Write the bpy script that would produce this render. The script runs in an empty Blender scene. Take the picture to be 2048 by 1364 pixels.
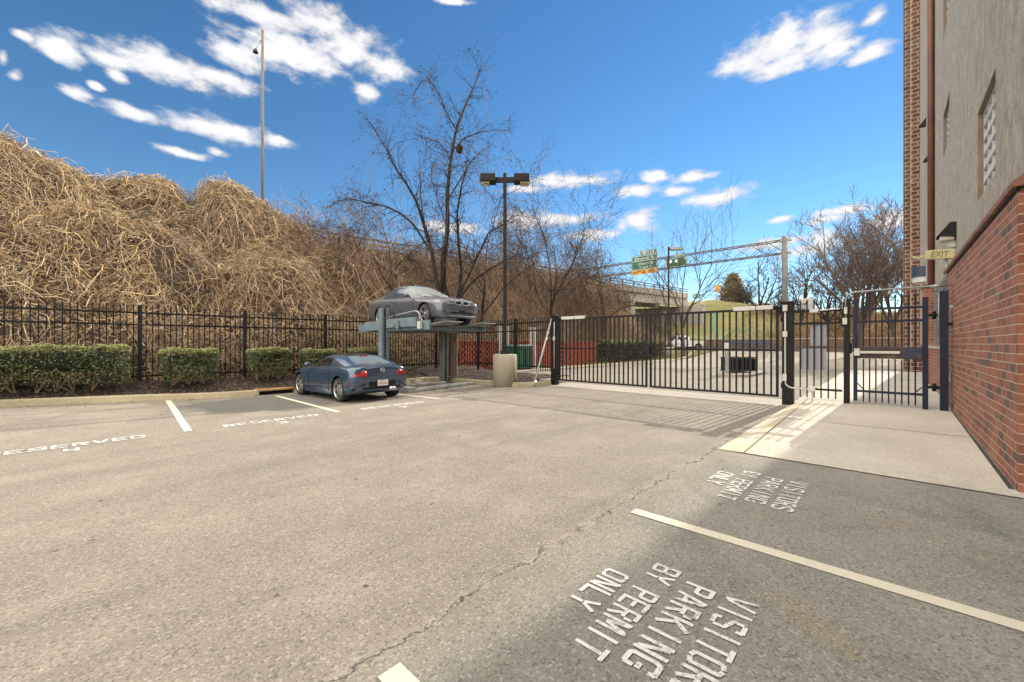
import bpy, bmesh, math, random
import numpy as np
from mathutils import Vector, Matrix, Euler

random.seed(7)
RNG = np.random.default_rng(11)
D = bpy.data
SC = bpy.context.scene
COL = SC.collection
PI = math.pi

# ---------------------------------------------------------------- measured view of the place
FOC, CX, CY, EYE = 811.0, 1024.0, 688.0, 1.5
FW = Vector((0.7327, 0.6805, 0.0)); RT = Vector((0.6805, -0.7327, 0.0))
FW.normalize(); RT.normalize()

def U(px, py, Z):
    """point seen at (px, py) at a distance Z in front of the standpoint"""
    p = FW * Z + RT * ((px - CX) / FOC * Z)
    return Vector((p.x, p.y, EYE + (CY - py) / FOC * Z))

def G(px, py, z=0.0):
    """point of the level z seen at (px, py)"""
    return U(px, py, (EYE - z) * FOC / (py - CY))

def onX(px, X):
    d = FW + RT * ((px - CX) / FOC); Z = X / d.x
    return Vector((X, d.y * Z, 0)), Z

def onY(px, Y):
    d = FW + RT * ((px - CX) / FOC); Z = Y / d.y
    return Vector((d.x * Z, Y, 0)), Z

# ---------------------------------------------------------------- object helpers
def tag(o, label=None, cat=None, group=None, kind=None):
    if label: o['label'] = label
    if cat: o['category'] = cat
    if group: o['group'] = group
    if kind: o['kind'] = kind
    return o

def thing(name, label, cat, loc=(0, 0, 0), rz=0.0, group=None):
    o = D.objects.new(name, None); COL.objects.link(o)
    o.empty_display_size = 0.3
    o.location = loc; o.rotation_euler = (0, 0, rz)
    return tag(o, label, cat, group)

def link(name, me, parent=None, loc=None):
    o = D.objects.new(name, me); COL.objects.link(o)
    if parent is not None: o.parent = parent
    if loc is not None: o.location = loc
    return o

def copy_tree(o, parent=None):
    c = o.copy(); COL.objects.link(c)
    if parent is not None: c.parent = parent
    for ch in list(o.children): copy_tree(ch, c)
    return c

def bevel(o, w=0.01, seg=2):
    m = o.modifiers.new('bevel', 'BEVEL'); m.width = w; m.segments = seg
    m.limit_method = 'ANGLE'; m.angle_limit = math.radians(35)
    return o

class MB:
    """collects boxes, bars, tubes and plates into one mesh"""
    def __init__(s): s.v = []; s.f = []; s.sm = []
    def add(s, vs, fs, smooth=False):
        b = len(s.v); s.v += [tuple(v) for v in vs]
        s.f += [tuple(i + b for i in f) for f in fs]; s.sm += [smooth] * len(fs)
        return s
    def box(s, c, size, rot=None):
        hx, hy, hz = size[0] / 2, size[1] / 2, size[2] / 2
        pts = [Vector((x, y, z)) for x in (-hx, hx) for y in (-hy, hy) for z in (-hz, hz)]
        if rot is not None:
            R = rot if isinstance(rot, Matrix) else Euler(rot).to_matrix()
            pts = [R @ p for p in pts]
        c = Vector(c)
        return s.add([p + c for p in pts], [(0, 1, 3, 2), (4, 6, 7, 5), (0, 4, 5, 1), (2, 3, 7, 6), (0, 2, 6, 4), (1, 5, 7, 3)])
    def b2(s, a, b):
        a, b = Vector(a), Vector(b)
        return s.box((a + b) / 2, [abs(b[i] - a[i]) for i in range(3)])
    def bar(s, p0, p1, w, h, up=(0, 0, 1)):
        p0, p1 = Vector(p0), Vector(p1); d = p1 - p0; L = d.length; d.normalize()
        up = Vector(up)
        if abs(d.dot(up)) > .98: up = Vector((1, 0, 0))
        y = up.cross(d).normalized(); z = d.cross(y)
        R = Matrix((d, y, z)).transposed()
        return s.box((p0 + p1) / 2, (L, w, h), R)
    def tube(s, pts, r, n=8, cap=True):
        pts = [Vector(p) for p in pts]; K = len(pts)
        rs = r if isinstance(r, (list, tuple)) else [r] * K
        vs = []; fs = []
        prev = None
        for i, p in enumerate(pts):
            t = (pts[min(i + 1, K - 1)] - pts[max(i - 1, 0)]).normalized()
            if prev is None:
                ref = Vector((0, 0, 1)) if abs(t.z) < .9 else Vector((1, 0, 0))
                a = t.cross(ref).normalized()
            else:
                a = (prev - t * prev.dot(t)).normalized()
            b = t.cross(a); prev = a
            for k in range(n):
                an = 2 * PI * k / n
                vs.append(p + (a * math.cos(an) + b * math.sin(an)) * rs[i])
        for i in range(K - 1):
            for k in range(n):
                k2 = (k + 1) % n
                fs.append((i * n + k, i * n + k2, (i + 1) * n + k2, (i + 1) * n + k))
        s.add(vs, fs, True)
        if cap:
            b = len(s.v) - len(vs)
            s.f.append(tuple(b + k for k in reversed(range(n)))); s.sm.append(False)
            s.f.append(tuple(b + (K - 1) * n + k for k in range(n))); s.sm.append(False)
        return s
    def lathe(s, prof, c=(0, 0, 0), axis='z', n=24, smooth=True):
        c = Vector(c); vs = []; fs = []; K = len(prof)
        for (r, h) in prof:
            for k in range(n):
                a = 2 * PI * k / n; u, v = r * math.cos(a), r * math.sin(a)
                p = {'z': (u, v, h), 'x': (h, u, v), 'y': (v, h, u)}[axis]
                vs.append(c + Vector(p))
        for i in range(K - 1):
            for k in range(n):
                k2 = (k + 1) % n
                fs.append((i * n + k, i * n + k2, (i + 1) * n + k2, (i + 1) * n + k))
        s.add(vs, fs, smooth); b = len(s.v) - len(vs)
        if prof[0][0] > 1e-5: s.f.append(tuple(b + k for k in reversed(range(n)))); s.sm.append(False)
        if prof[-1][0] > 1e-5: s.f.append(tuple(b + (K - 1) * n + k for k in range(n))); s.sm.append(False)
        return s
    def prism(s, poly, z0, z1, M=None):
        """polygon (x,y) extruded in z; M places it"""
        n = len(poly)
        vs = [Vector((x, y, z0)) for x, y in poly] + [Vector((x, y, z1)) for x, y in poly]
        if M is not None: vs = [M @ v for v in vs]
        fs = [tuple(reversed(range(n))), tuple(range(n, 2 * n))] + [(i, (i + 1) % n, n + (i + 1) % n, n + i) for i in range(n)]
        return s.add(vs, fs)
    def build(s, name, mat=None, parent=None, world=False, bev=0.0, seg=2):
        me = D.meshes.new(name)
        v = s.v
        if world and parent is not None:
            Mi = (Matrix.Translation(parent.location) @ parent.rotation_euler.to_matrix().to_4x4()).inverted()
            v = [tuple(Mi @ Vector(p)) for p in v]
        me.from_pydata(v, [], s.f); me.update()
        me.polygons.foreach_set('use_smooth', s.sm)
        bm = bmesh.new(); bm.from_mesh(me); bmesh.ops.recalc_face_normals(bm, faces=bm.faces[:]); bm.to_mesh(me); bm.free()
        if mat: me.materials.append(mat)
        o = link(name, me, parent)
        if bev: bevel(o, bev, seg)
        return o

def np_mesh(name, verts, quads, mat, parent=None, col=None, smooth=True, loc=None):
    verts = np.asarray(verts, dtype=np.float32).reshape(-1, 3); quads = np.asarray(quads, dtype=np.int32)
    k = quads.shape[1]; nf = quads.shape[0]
    if loc is not None: verts = verts - np.asarray(loc, dtype=np.float32)
    me = D.meshes.new(name)
    me.vertices.add(len(verts)); me.vertices.foreach_set('co', verts.ravel())
    me.loops.add(nf * k); me.loops.foreach_set('vertex_index', quads.ravel())
    me.polygons.add(nf); me.polygons.foreach_set('loop_start', np.arange(0, nf * k, k, dtype=np.int32))
    me.polygons.foreach_set('use_smooth', np.full(nf, smooth, dtype=bool))
    if col is not None:
        a = me.color_attributes.new('Col', 'FLOAT_COLOR', 'POINT')
        c4 = np.ones((len(verts), 4), dtype=np.float32); c4[:, :3] = col
        a.data.foreach_set('color', c4.ravel())
    me.update(calc_edges=True)
    if mat: me.materials.append(mat)
    o = link(name, me, parent)
    if loc is not None and parent is None: o.location = loc
    return o

def tubes(P, R, S=3):
    P = np.asarray(P, dtype=np.float64); N, K, _ = P.shape
    T = np.empty_like(P); T[:, 1:-1] = P[:, 2:] - P[:, :-2]; T[:, 0] = P[:, 1] - P[:, 0]; T[:, -1] = P[:, -1] - P[:, -2]
    T /= np.linalg.norm(T, axis=2, keepdims=True) + 1e-9
    m = T.mean(axis=1); ref = np.zeros((N, 3)); ax = np.argmin(np.abs(m), axis=1); ref[np.arange(N), ax] = 1
    A = np.cross(T, ref[:, None, :]); A /= np.linalg.norm(A, axis=2, keepdims=True) + 1e-9
    B = np.cross(T, A)
    an = np.arange(S) * 2 * PI / S
    V = P[:, :, None, :] + R[:, :, None, None] * (A[:, :, None, :] * np.cos(an)[None, None, :, None] + B[:, :, None, :] * np.sin(an)[None, None, :, None])
    base = (np.arange(N) * K * S)[:, None, None]; i = np.arange(K - 1)[None, :, None]; k = np.arange(S)[None, None, :]; k2 = (k + 1) % S
    q = np.stack([base + i * S + k, base + i * S + k2, base + (i + 1) * S + k2, base + (i + 1) * S + k], axis=-1).reshape(-1, 4)
    return V.reshape(-1, 3), q

def join_np(parts):
    vs, qs, cs, b = [], [], [], 0
    for v, q, c in parts:
        vs.append(v); qs.append(q + b); b += len(v)
        cs.append(c if c is not None else np.ones((len(v), 3)))
    return np.concatenate(vs), np.concatenate(qs), np.concatenate(cs)

def grid_mesh(name, xs, ys, fz, mat, parent=None, smooth=True):
    X, Y = np.meshgrid(xs, ys, indexing='ij'); Z = fz(X, Y)
    v = np.stack([X, Y, Z], -1).reshape(-1, 3); n, m = len(xs), len(ys)
    i = np.arange(n - 1)[:, None]; j = np.arange(m - 1)[None, :]
    q = np.stack([i * m + j, (i + 1) * m + j, (i + 1) * m + j + 1, i * m + j + 1], -1).reshape(-1, 4)
    return np_mesh(name, v, q, mat, parent, smooth=smooth)

def text_mesh(body, w, h, font_bold=0.0, spacing=1.0):
    """flat outline text scaled to w x h, centred on the origin; returns (verts, faces)"""
    cu = D.curves.new('tmp', 'FONT'); cu.body = body; cu.size = 1; cu.offset = font_bold; cu.space_character = spacing
    cu.resolution_u = 3
    o = D.objects.new('tmp', cu); COL.objects.link(o)
    dg = bpy.context.evaluated_depsgraph_get(); dg.update()
    me = D.meshes.new_from_object(o.evaluated_get(dg))
    vs = [v.co.copy() for v in me.vertices]; fs = [tuple(p.vertices) for p in me.polygons]
    D.objects.remove(o); D.curves.remove(cu); D.meshes.remove(me)
    x0 = min(v.x for v in vs); x1 = max(v.x for v in vs); y0 = min(v.y for v in vs); y1 = max(v.y for v in vs)
    return [Vector(((v.x - (x0 + x1) / 2) / (x1 - x0) * w, (v.y - (y0 + y1) / 2) / (y1 - y0) * h, 0)) for v in vs], fs

# ---------------------------------------------------------------- materials
class NT:
    def __init__(s, name):
        s.m = D.materials.new(name); s.m.use_nodes = True; s.t = s.m.node_tree
        s.b = s.t.nodes['Principled BSDF']; s.pos = None
    def n(s, typ, **kw):
        nd = s.t.nodes.new(typ)
        for k, v in kw.items(): setattr(nd, k, v)
        return nd
    def l(s, a, b): s.t.links.new(a, b)
    def P(s):
        if s.pos is None: s.pos = s.n('ShaderNodeNewGeometry').outputs['Position']
        return s.pos
    def O(s): return s.n('ShaderNodeTexCoord').outputs['Object']
    def mapping(s, vec, scale=(1, 1, 1), loc=(0, 0, 0), rot=(0, 0, 0)):
        m = s.n('ShaderNodeMapping'); m.inputs['Scale'].default_value = scale; m.inputs['Location'].default_value = loc; m.inputs['Rotation'].default_value = rot
        s.l(vec, m.inputs['Vector']); return m.outputs[0]
    def noise(s, vec, scale, detail=4, rough=.55, dist=0.0):
        n = s.n('ShaderNodeTexNoise'); n.inputs['Scale'].default_value = scale; n.inputs['Detail'].default_value = detail
        n.inputs['Roughness'].default_value = rough; n.inputs['Distortion'].default_value = dist
        s.l(vec, n.inputs['Vector']); return n.outputs['Fac']
    def vor(s, vec, scale, feature='F1', out='Distance', rnd=1.0):
        n = s.n('ShaderNodeTexVoronoi'); n.feature = feature; n.inputs['Scale'].default_value = scale; n.inputs['Randomness'].default_value = rnd
        s.l(vec, n.inputs['Vector']); return n.outputs[out]
    def ramp(s, fac, stops, interp='LINEAR'):
        r = s.n('ShaderNodeValToRGB'); r.color_ramp.interpolation = interp; e = r.color_ramp.elements
        while len(e) < len(stops): e.new(.5)
        for i, (p, c) in enumerate(stops):
            e[i].position = p; e[i].color = (*(c if isinstance(c, (tuple, list)) else (c, c, c)), 1)
        s.l(fac, r.inputs['Fac']); return r.outputs['Color']
    def math(s, op, a, b=None, clamp=False):
        m = s.n('ShaderNodeMath', operation=op, use_clamp=clamp)
        for i, x in enumerate((a, b)):
            if x is None: continue
            if isinstance(x, (int, float)): m.inputs[i].default_value = x
            else: s.l(x, m.inputs[i])
        return m.outputs[0]
    def mix(s, fac, a, b, blend='MIX'):
        m = s.n('ShaderNodeMix', data_type='RGBA', blend_type=blend)
        for sock, x in ((m.inputs[0], fac), (m.inputs[6], a), (m.inputs[7], b)):
            if isinstance(x, (int, float)): sock.default_value = x
            elif isinstance(x, (tuple, list)): sock.default_value = (*x, 1)
            else: s.l(x, sock)
        return m.outputs[2]
    def sep(s, vec):
        x = s.n('ShaderNodeSeparateXYZ'); s.l(vec, x.inputs[0]); return x.outputs
    def comb(s, x, y, z):
        c = s.n('ShaderNodeCombineXYZ')
        for i, a in enumerate((x, y, z)):
            if isinstance(a, (int, float)): c.inputs[i].default_value = a
            else: s.l(a, c.inputs[i])
        return c.outputs[0]
    def maprange(s, v, a, b, c=0.0, d=1.0, smooth=True):
        m = s.n('ShaderNodeMapRange'); m.interpolation_type = 'SMOOTHSTEP' if smooth else 'LINEAR'
        s.l(v, m.inputs['Value'])
        for k, x in (('From Min', a), ('From Max', b), ('To Min', c), ('To Max', d)): m.inputs[k].default_value = x
        return m.outputs[0]
    def color(s, c):
        if isinstance(c, (tuple, list)): s.b.inputs['Base Color'].default_value = (*c, 1)
        else: s.l(c, s.b.inputs['Base Color'])
    def bump(s, h, strength=.3, dist=.01):
        b = s.n('ShaderNodeBump'); b.inputs['Strength'].default_value = strength; b.inputs['Distance'].default_value = dist
        s.l(h, b.inputs['Height']); s.l(b.outputs[0], s.b.inputs['Normal'])
    def set(s, **kw):
        for k, v in kw.items(): s.b.inputs[k.replace('_', ' ')].default_value = v

def simple(name, c, rough=.6, metal=0.0, var=.12, scale=6.0, bump=0.0, spec=.5, coat=0.0, dirt=None, obj=True):
    t = NT(name); v = t.O() if obj else t.P()
    n = t.noise(v, scale, 6, .62)
    lo = tuple(x * (1 - var) for x in c); hi = tuple(min(1, x * (1 + var)) for x in c)
    col = t.ramp(n, [(.32, lo), (.68, hi)])
    if dirt:
        dn = t.noise(v, scale * .45, 8, .7)
        col = t.mix(t.maprange(dn, dirt[1], dirt[1] + .15), col, dirt[0])
    t.color(col); t.set(Roughness=rough, Metallic=metal)
    t.b.inputs['Specular IOR Level'].default_value = spec
    if coat: t.b.inputs['Coat Weight'].default_value = coat; t.b.inputs['Coat Roughness'].default_value = .04
    if bump: t.bump(n, bump, .01)
    return t.m

def attr_mat(name, rough=.8, trans=0.0):
    t = NT(name); a = t.n('ShaderNodeAttribute'); a.attribute_name = 'Col'
    t.color(a.outputs['Color']); t.set(Roughness=rough); t.b.inputs['Specular IOR Level'].default_value = .25
    return t.m

def brick_mat(name, along, bw=.29, bh=.1, reds=((.265, .098, .058), (.21, .077, .047), (.32, .125, .075)), dark=(.12, .075, .058), mortar=(.50, .385, .28), pdark=.1, msize=.0055):
    t = NT(name); x, y, z = t.sep(t.P())
    vec = t.comb(x if along == 'x' else y, z, 0.0)
    b = t.n('ShaderNodeTexBrick'); t.l(vec, b.inputs['Vector'])
    b.inputs['Color1'].default_value = (0, 0, 0, 1); b.inputs['Color2'].default_value = (1, 1, 1, 1); b.inputs['Mortar'].default_value = (.5, .5, .5, 1)
    b.inputs['Scale'].default_value = 1; b.inputs['Brick Width'].default_value = bw; b.inputs['Row Height'].default_value = bh
    b.inputs['Mortar Size'].default_value = msize; b.inputs['Mortar Smooth'].default_value = .15; b.offset = .5
    rnd = t.ramp(b.outputs['Color'], [(0, dark), (pdark, dark), (pdark + .02, reds[1]), (.5, reds[0]), (.8, reds[2]), (1, reds[0])])
    n = t.noise(t.P(), 9, 8, .7); n2 = t.noise(t.P(), 1.1, 4, .6)
    c = t.mix(.45, rnd, t.ramp(n, [(.3, .3), (.7, .72)]), 'OVERLAY')
    c = t.mix(t.maprange(n2, .45, .75), c, t.mix(.35, c, (.36, .23, .15)))
    mo = t.mix(n, tuple(k * .75 for k in mortar), tuple(k * 1.2 for k in mortar))
    c = t.mix(b.outputs['Fac'], c, mo)
    t.color(c); t.set(Roughness=.85)
    h = t.math('ADD', t.math('MULTIPLY', b.outputs['Fac'], -1.0), t.math('MULTIPLY', n, .5))
    t.bump(h, .6, .008)
    return t.m
# ---------------------------------------------------------------- camera, light, sky
cam = D.cameras.new('camera'); camo = D.objects.new('camera', cam); COL.objects.link(camo)
cam.sensor_width = 36; cam.lens = 36 * FOC / 2048; cam.shift_y = 6 / 2048; cam.clip_start = .05; cam.clip_end = 3000
camo.location = (0, 0, EYE); camo.rotation_euler = (PI / 2, 0, -math.atan2(FW.x, FW.y))
SC.camera = camo

SUN_AZ, SUN_EL = math.radians(-4.0), math.radians(27.5)
sv = Vector((math.cos(SUN_EL) * math.cos(SUN_AZ), math.cos(SUN_EL) * math.sin(SUN_AZ), math.sin(SUN_EL)))
sun = D.lights.new('sun', 'SUN'); sun.energy = 1.8; sun.angle = math.radians(.45); sun.color = (1.0, .93, .82)
suno = D.objects.new('sun', sun); COL.objects.link(suno); suno.rotation_euler = sv.to_track_quat('Z', 'Y').to_euler(); suno.location = (60, -4, 40)

world = D.worlds.new('World'); SC.world = world; world.use_nodes = True
wt = world.node_tree; wbg = wt.nodes['Background']
class WT(NT):
    def __init__(s, tree): s.t = tree; s.pos = None
W = WT(wt)
sky = W.n('ShaderNodeTexSky'); sky.sky_type = 'NISHITA'; sky.sun_disc = False
sky.sun_elevation = SUN_EL; sky.sun_rotation = PI / 2 - SUN_AZ; sky.air_density = 1.0; sky.dust_density = 0.0; sky.ozone_density = 3.0
hs = W.n('ShaderNodeHueSaturation'); hs.inputs['Saturation'].default_value = 1.2; hs.inputs['Hue'].default_value = .498
hs.inputs['Value'].default_value = .90; W.l(sky.outputs[0], hs.inputs['Color'])
dirv = W.n('ShaderNodeTexCoord').outputs['Generated']
vx, vy, vz = W.sep(dirv)
az = W.math('ARCTAN2', vy, vx); el = W.math('ARCSINE', vz)
azel = W.comb(az, el, 0.0)
CLOUDS = [(520, 28, 120, 32, 0), (640, 45, 95, 42, 0), (700, 95, 95, 52, 0), (762, 132, 55, 36, 0), (732, 184, 26, 22, 0), (590, 110, 130, 45, 0), (480, 112, 70, 32, 0),
          (335, 135, 150, 34, 0), (445, 160, 85, 24, 0), (122, 95, 56, 34, 0), (215, 115, 70, 20, 0), (262, 227, 75, 16, 0), (430, 258, 115, 26, 0), (560, 283, 42, 14, 0),
          (368, 306, 62, 11, 0), (436, 304, 28, 9, 0), (6, 115, 16, 24, 0), (45, 70, 30, 11, 0), (155, 185, 38, 15, 0), (190, 172, 18, 9, 0), (30, 150, 20, 16, 0), (232, 150, 26, 14, 0),
          (1555, 95, 115, 50, 0), (1640, 70, 80, 50, 0), (1480, 125, 65, 30, 0), (1740, 105, 48, 20, 0), (1748, 35, 34, 20, 0), (1670, 95, 60, 35, 0), (1560, 130, 80, 26, 0),
          (1145, 360, 100, 19, 0), (1268, 382, 52, 14, 0), (1312, 352, 38, 15, 0), (1392, 353, 42, 13, 0), (1352, 384, 40, 11, 0), (1435, 396, 82, 19, 0), (1276, 440, 52, 25, 0),
          (1130, 437, 75, 15, 0), (1048, 440, 65, 22, 0), (1050, 378, 50, 9, 0), (1690, 422, 85, 12, 0), (1655, 437, 60, 11, 0), (1560, 438, 30, 8, 0), (1785, 440, 65, 24, 0),
          (1645, 475, 36, 22, 0), (1540, 490, 100, 16, 0), (1620, 497, 90, 18, 0), (905, 2, 60, 9, 0), (1180, 470, 60, 12, 0), (900, 455, 80, 14, 0)]
dmin = None
for (px, py, rx, ry, rot) in CLOUDS:
    r = (px - CX) / FOC; d = FW + RT * r
    a0 = math.atan2(d.y, d.x); e0 = math.atan2((CY - py) / FOC, math.sqrt(1 + r * r))
    m = W.n('ShaderNodeMapping'); m.vector_type = 'TEXTURE'
    q = math.sqrt(1 + r * r + ((CY - py) / FOC) ** 2)
    m.inputs['Location'].default_value = (a0, e0, 0); m.inputs['Scale'].default_value = (1.12 * rx / FOC / (1 + r * r), 1.15 * ry / FOC / q * math.cos(e0), 1)
    W.l(azel, m.inputs['Vector'])
    ln = W.n('ShaderNodeVectorMath', operation='LENGTH'); W.l(m.outputs[0], ln.inputs[0])
    dmin = ln.outputs['Value'] if dmin is None else W.math('SMOOTH_MIN', dmin, ln.outputs['Value'])
    if dmin.node.type == 'MATH': dmin.node.inputs[2].default_value = .12
nv = W.mapping(azel, (1.0, 2.0, 1.0))
n1 = W.noise(nv, 22.0, 8, .54, .1); n2 = W.noise(W.mapping(azel, (1.0, 1.7, 1.0), (3.1, 1.7, .4)), 9.0, 6, .6, .15); nhi = W.noise(nv, 55.0, 5, .6)
dens = W.math('ADD', W.math('SUBTRACT', 1.0, dmin), W.math('ADD', W.math('MULTIPLY', W.math('SUBTRACT', n1, .5), 1.8), W.math('MULTIPLY', W.math('SUBTRACT', n2, .5), .9)))
dens = W.math('ADD', dens, W.math('MULTIPLY', W.math('SUBTRACT', nhi, .5), .18))
alpha = W.maprange(dens, -.05, .72)
# unseen cloud cover added behind the standpoint as neutral fill light
dotf = W.n('ShaderNodeVectorMath', operation='DOT_PRODUCT'); W.l(dirv, dotf.inputs[0]); dotf.inputs[1].default_value = (FW.x, FW.y, -.25)
back = W.maprange(dotf.outputs['Value'], .44, .08)
nb = W.noise(W.mapping(dirv, (1, 1, 1.6)), 2.6, 7, .6, .4)
alpha2 = W.math('MULTIPLY', back, W.maprange(nb, .30, .46))
alpha = W.math('MAXIMUM', alpha, alpha2)
shade = W.math('ADD', W.math('MULTIPLY', W.maprange(dens, .1, 1.2), .26), W.math('ADD', .54, W.math('MULTIPLY', n2, .34)))
CLOUD_K = 6.4
cl = W.mix(shade, (0, 0, 0), (CLOUD_K * 1.0, CLOUD_K * 1.0, CLOUD_K * 1.02))
# the added rear clouds are made brighter to lift the shaded faces
cl = W.mix(back, cl, (21.5, 20.1, 18.1))
skyc = W.mix(W.math('MULTIPLY', alpha, .97), hs.outputs[0], cl)
W.l(skyc, wbg.inputs['Color']); wbg.inputs['Strength'].default_value = .066

vs = SC.view_settings; vs.view_transform = 'Standard'; vs.look = 'None'; vs.gamma = 1; vs.use_curve_mapping = False; vs.exposure = 1.43

# ---------------------------------------------------------------- ground levels
def sstep(a, b, x):
    t = np.clip((np.asarray(x, float) - a) / (b - a), 0, 1); return t * t * (3 - 2 * t)
def rise(x, y):
    return .042 * np.maximum(0, 2.6 - np.asarray(x, float)) * sstep(9.0, 13.3, y)
def far_rise(x): return .72 * sstep(37, 50, x)
def slab_z(x): return .012 + .0235 * np.clip(np.asarray(x, float) - 6.23, 0, 6.0)
SEAM = 1.83
KERB = [(-13, 13.75), (1.0, 13.75), (3.6, 13.45), (4.7, 13.35), (8.1, 13.45), (9.55, 13.7), (9.85, 13.55), (10.15, 11.2), (10.25, 9.9), (10.45, 9.4), (10.95, 9.08), (11.75, 8.95)]

# ---------------------------------------------------------------- surface materials
def asphalt(name, lot=True):
    t = NT(name); P = t.P(); x, y, z = t.sep(P)
    big = t.noise(P, .22, 5, .55, .6); mid = t.noise(P, 1.3, 6, .6); fine = t.noise(P, 85, 4, .75); grit = t.vor(P, 130); grit2 = t.vor(P, 75, 'F1', 'Color')
    streak = t.noise(t.mapping(P, (.12, 1.4, 1)), 1.0, 5, .6, .3)
    base = t.ramp(big, [(.3, (.205, .180, .145)), (.7, (.255, .225, .182))])
    base = t.mix(t.maprange(mid, .42, .72), base, (.28, .248, .20))
    base = t.mix(t.math('MULTIPLY', t.maprange(streak, .48, .72), .65), base, (.160, .142, .116))
    if lot:
        # the building's shade partly put into the surfacing colour, with a worn seam
        wob = t.math('MULTIPLY', t.math('SUBTRACT', t.noise(P, 1.1, 6, .65), .5), .55)
        sd = t.math('SUBTRACT', t.math('ADD', y, wob), SEAM)
        side = t.maprange(sd, .10, -.55)
        dk = t.ramp(t.noise(P, .9, 7, .65, .7), [(.25, (.16, .155, .135)), (.5, (.24, .225, .19)), (.75, (.30, .272, .225))])
        ysp = t.maprange(t.noise(t.mapping(P, (1, 1, 1), (5.2, .6, 0)), 1.6, 5, .6, .4), .60, .72)
        dk = t.mix(t.math('MULTIPLY', ysp, .5), dk, (.27, .22, .135))
        base = t.mix(side, base, dk)
        crack = t.math('ABSOLUTE', t.math('ADD', t.math('SUBTRACT', y, SEAM), t.math('MULTIPLY', t.math('SUBTRACT', t.noise(P, 2.6, 7, .7), .5), .45)))
        base = t.mix(t.math('MULTIPLY', t.maprange(crack, .07, .01), t.maprange(t.noise(P, 5, 5, .7), .44, .64, 0, .9)), base, (.35, .315, .26))
        crk = t.maprange(crack, .014, .002)
        base = t.mix(t.math('MULTIPLY', crk, t.maprange(t.noise(t.mapping(P, (1, 1, 1), (9, 3, 1)), 2.2, 3), .38, .52, 0, .95)), base, (.05, .045, .04))
        # fine cracks and oil drips over the lot
        v = t.vor(t.mix(.12, P, t.n('ShaderNodeTexNoise').outputs['Color']), .23, 'DISTANCE_TO_EDGE')
        base = t.mix(t.math('MULTIPLY', t.maprange(v, .002, .0006), t.maprange(t.noise(P, .35, 3), .6, .66)), base, (.09, .08, .065))
        oil = t.maprange(t.noise(t.mapping(P, (1, 1, 1), (2.5, 7.1, 0)), .42, 6, .62, .5), .63, .78)
        base = t.mix(t.math('MULTIPLY', oil, .6), base, (.11, .097, .08))
        spot = t.vor(t.mapping(P, (.55, 1.15, 1)), .85); sp2 = t.math('ADD', spot, t.math('MULTIPLY', t.math('SUBTRACT', t.noise(P, 22, 4, .7), .5), .06))
        base = t.mix(t.maprange(sp2, .035, .012, 0, .75), base, (.06, .052, .042))
        stn = t.maprange(t.noise(t.mapping(P, (1, 1, 1), (11.3, 2.2, 0)), .8, 6, .65, .8), .66, .74)
        base = t.mix(t.math('MULTIPLY', stn, .35), base, (.30, .235, .14))
        # shadow of the raised car and lift painted here, over a dark stain
        pd = t.n('ShaderNodeVectorMath', operation='LENGTH'); t.l(t.mapping(P, (1 / 2.3, 1 / 1.7, 0), (-3.5 / 2.3, -11.6 / 1.7, 0)), pd.inputs[0])
        pm = t.maprange(t.math('ADD', pd.outputs['Value'], t.math('MULTIPLY', t.math('SUBTRACT', mid, .5), .5)), 1.0, .8)
        base = t.mix(t.math('MULTIPLY', pm, .78), base, (.105, .10, .095))
    base = t.mix(.75, base, t.ramp(fine, [(.32, .27), (.5, .5), (.68, .74)]), 'OVERLAY')
    base = t.mix(t.math('MULTIPLY', t.maprange(grit, .22, .05), .55), base, t.mix(.5, base, (.06, .05, .045)))
    g2 = t.sep(grit2)[0]
    base = t.mix(t.maprange(g2, .84, .97, 0, .5), base, (.42, .385, .325))
    base = t.mix(t.maprange(g2, .22, .05, 0, .55), base, (.09, .08, .068))
    t.color(base); t.set(Roughness=.9); t.b.inputs['Specular IOR Level'].default_value = .3
    h = t.math('ADD', t.math('MULTIPLY', fine, .6), t.math('MULTIPLY', grit, .8))
    t.bump(h, .45, .005)
    return t.m

def concrete(name, c, stain=.35, scale=2.0, crack=False, yellow=None):
    t = NT(name); P = t.P()
    a = t.noise(P, scale * .4, 6, .6, .4); b = t.noise(P, 28, 5, .65); g = t.noise(P, 180, 2, .6)
    col = t.ramp(a, [(.3, tuple(k * (1 - stain * .5) for k in c)), (.7, tuple(min(1, k * 1.1) for k in c))])
    col = t.mix(.45, col, t.ramp(b, [(.3, .3), (.7, .72)]), 'OVERLAY')
    col = t.mix(.3, col, t.ramp(g, [(.3, .2), (.7, .8)]), 'OVERLAY')
    st = t.maprange(t.noise(P, scale * 1.1, 8, .72), .6, .75)
    col = t.mix(t.math('MULTIPLY', st, stain), col, tuple(k * .45 for k in c))
    if yellow is not None:
        y = t.sep(P)[1]
        w = t.maprange(t.noise(P, 3.0, 7, .7), .40, .62)
        col = t.mix(t.math('MULTIPLY', t.maprange(y, 1.42, 1.47, smooth=False), w), col, yellow)
    t.color(col); t.set(Roughness=.88); t.bump(t.math('ADD', b, t.math('MULTIPLY', g, .4)), .25, .005)
    return t.m

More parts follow.
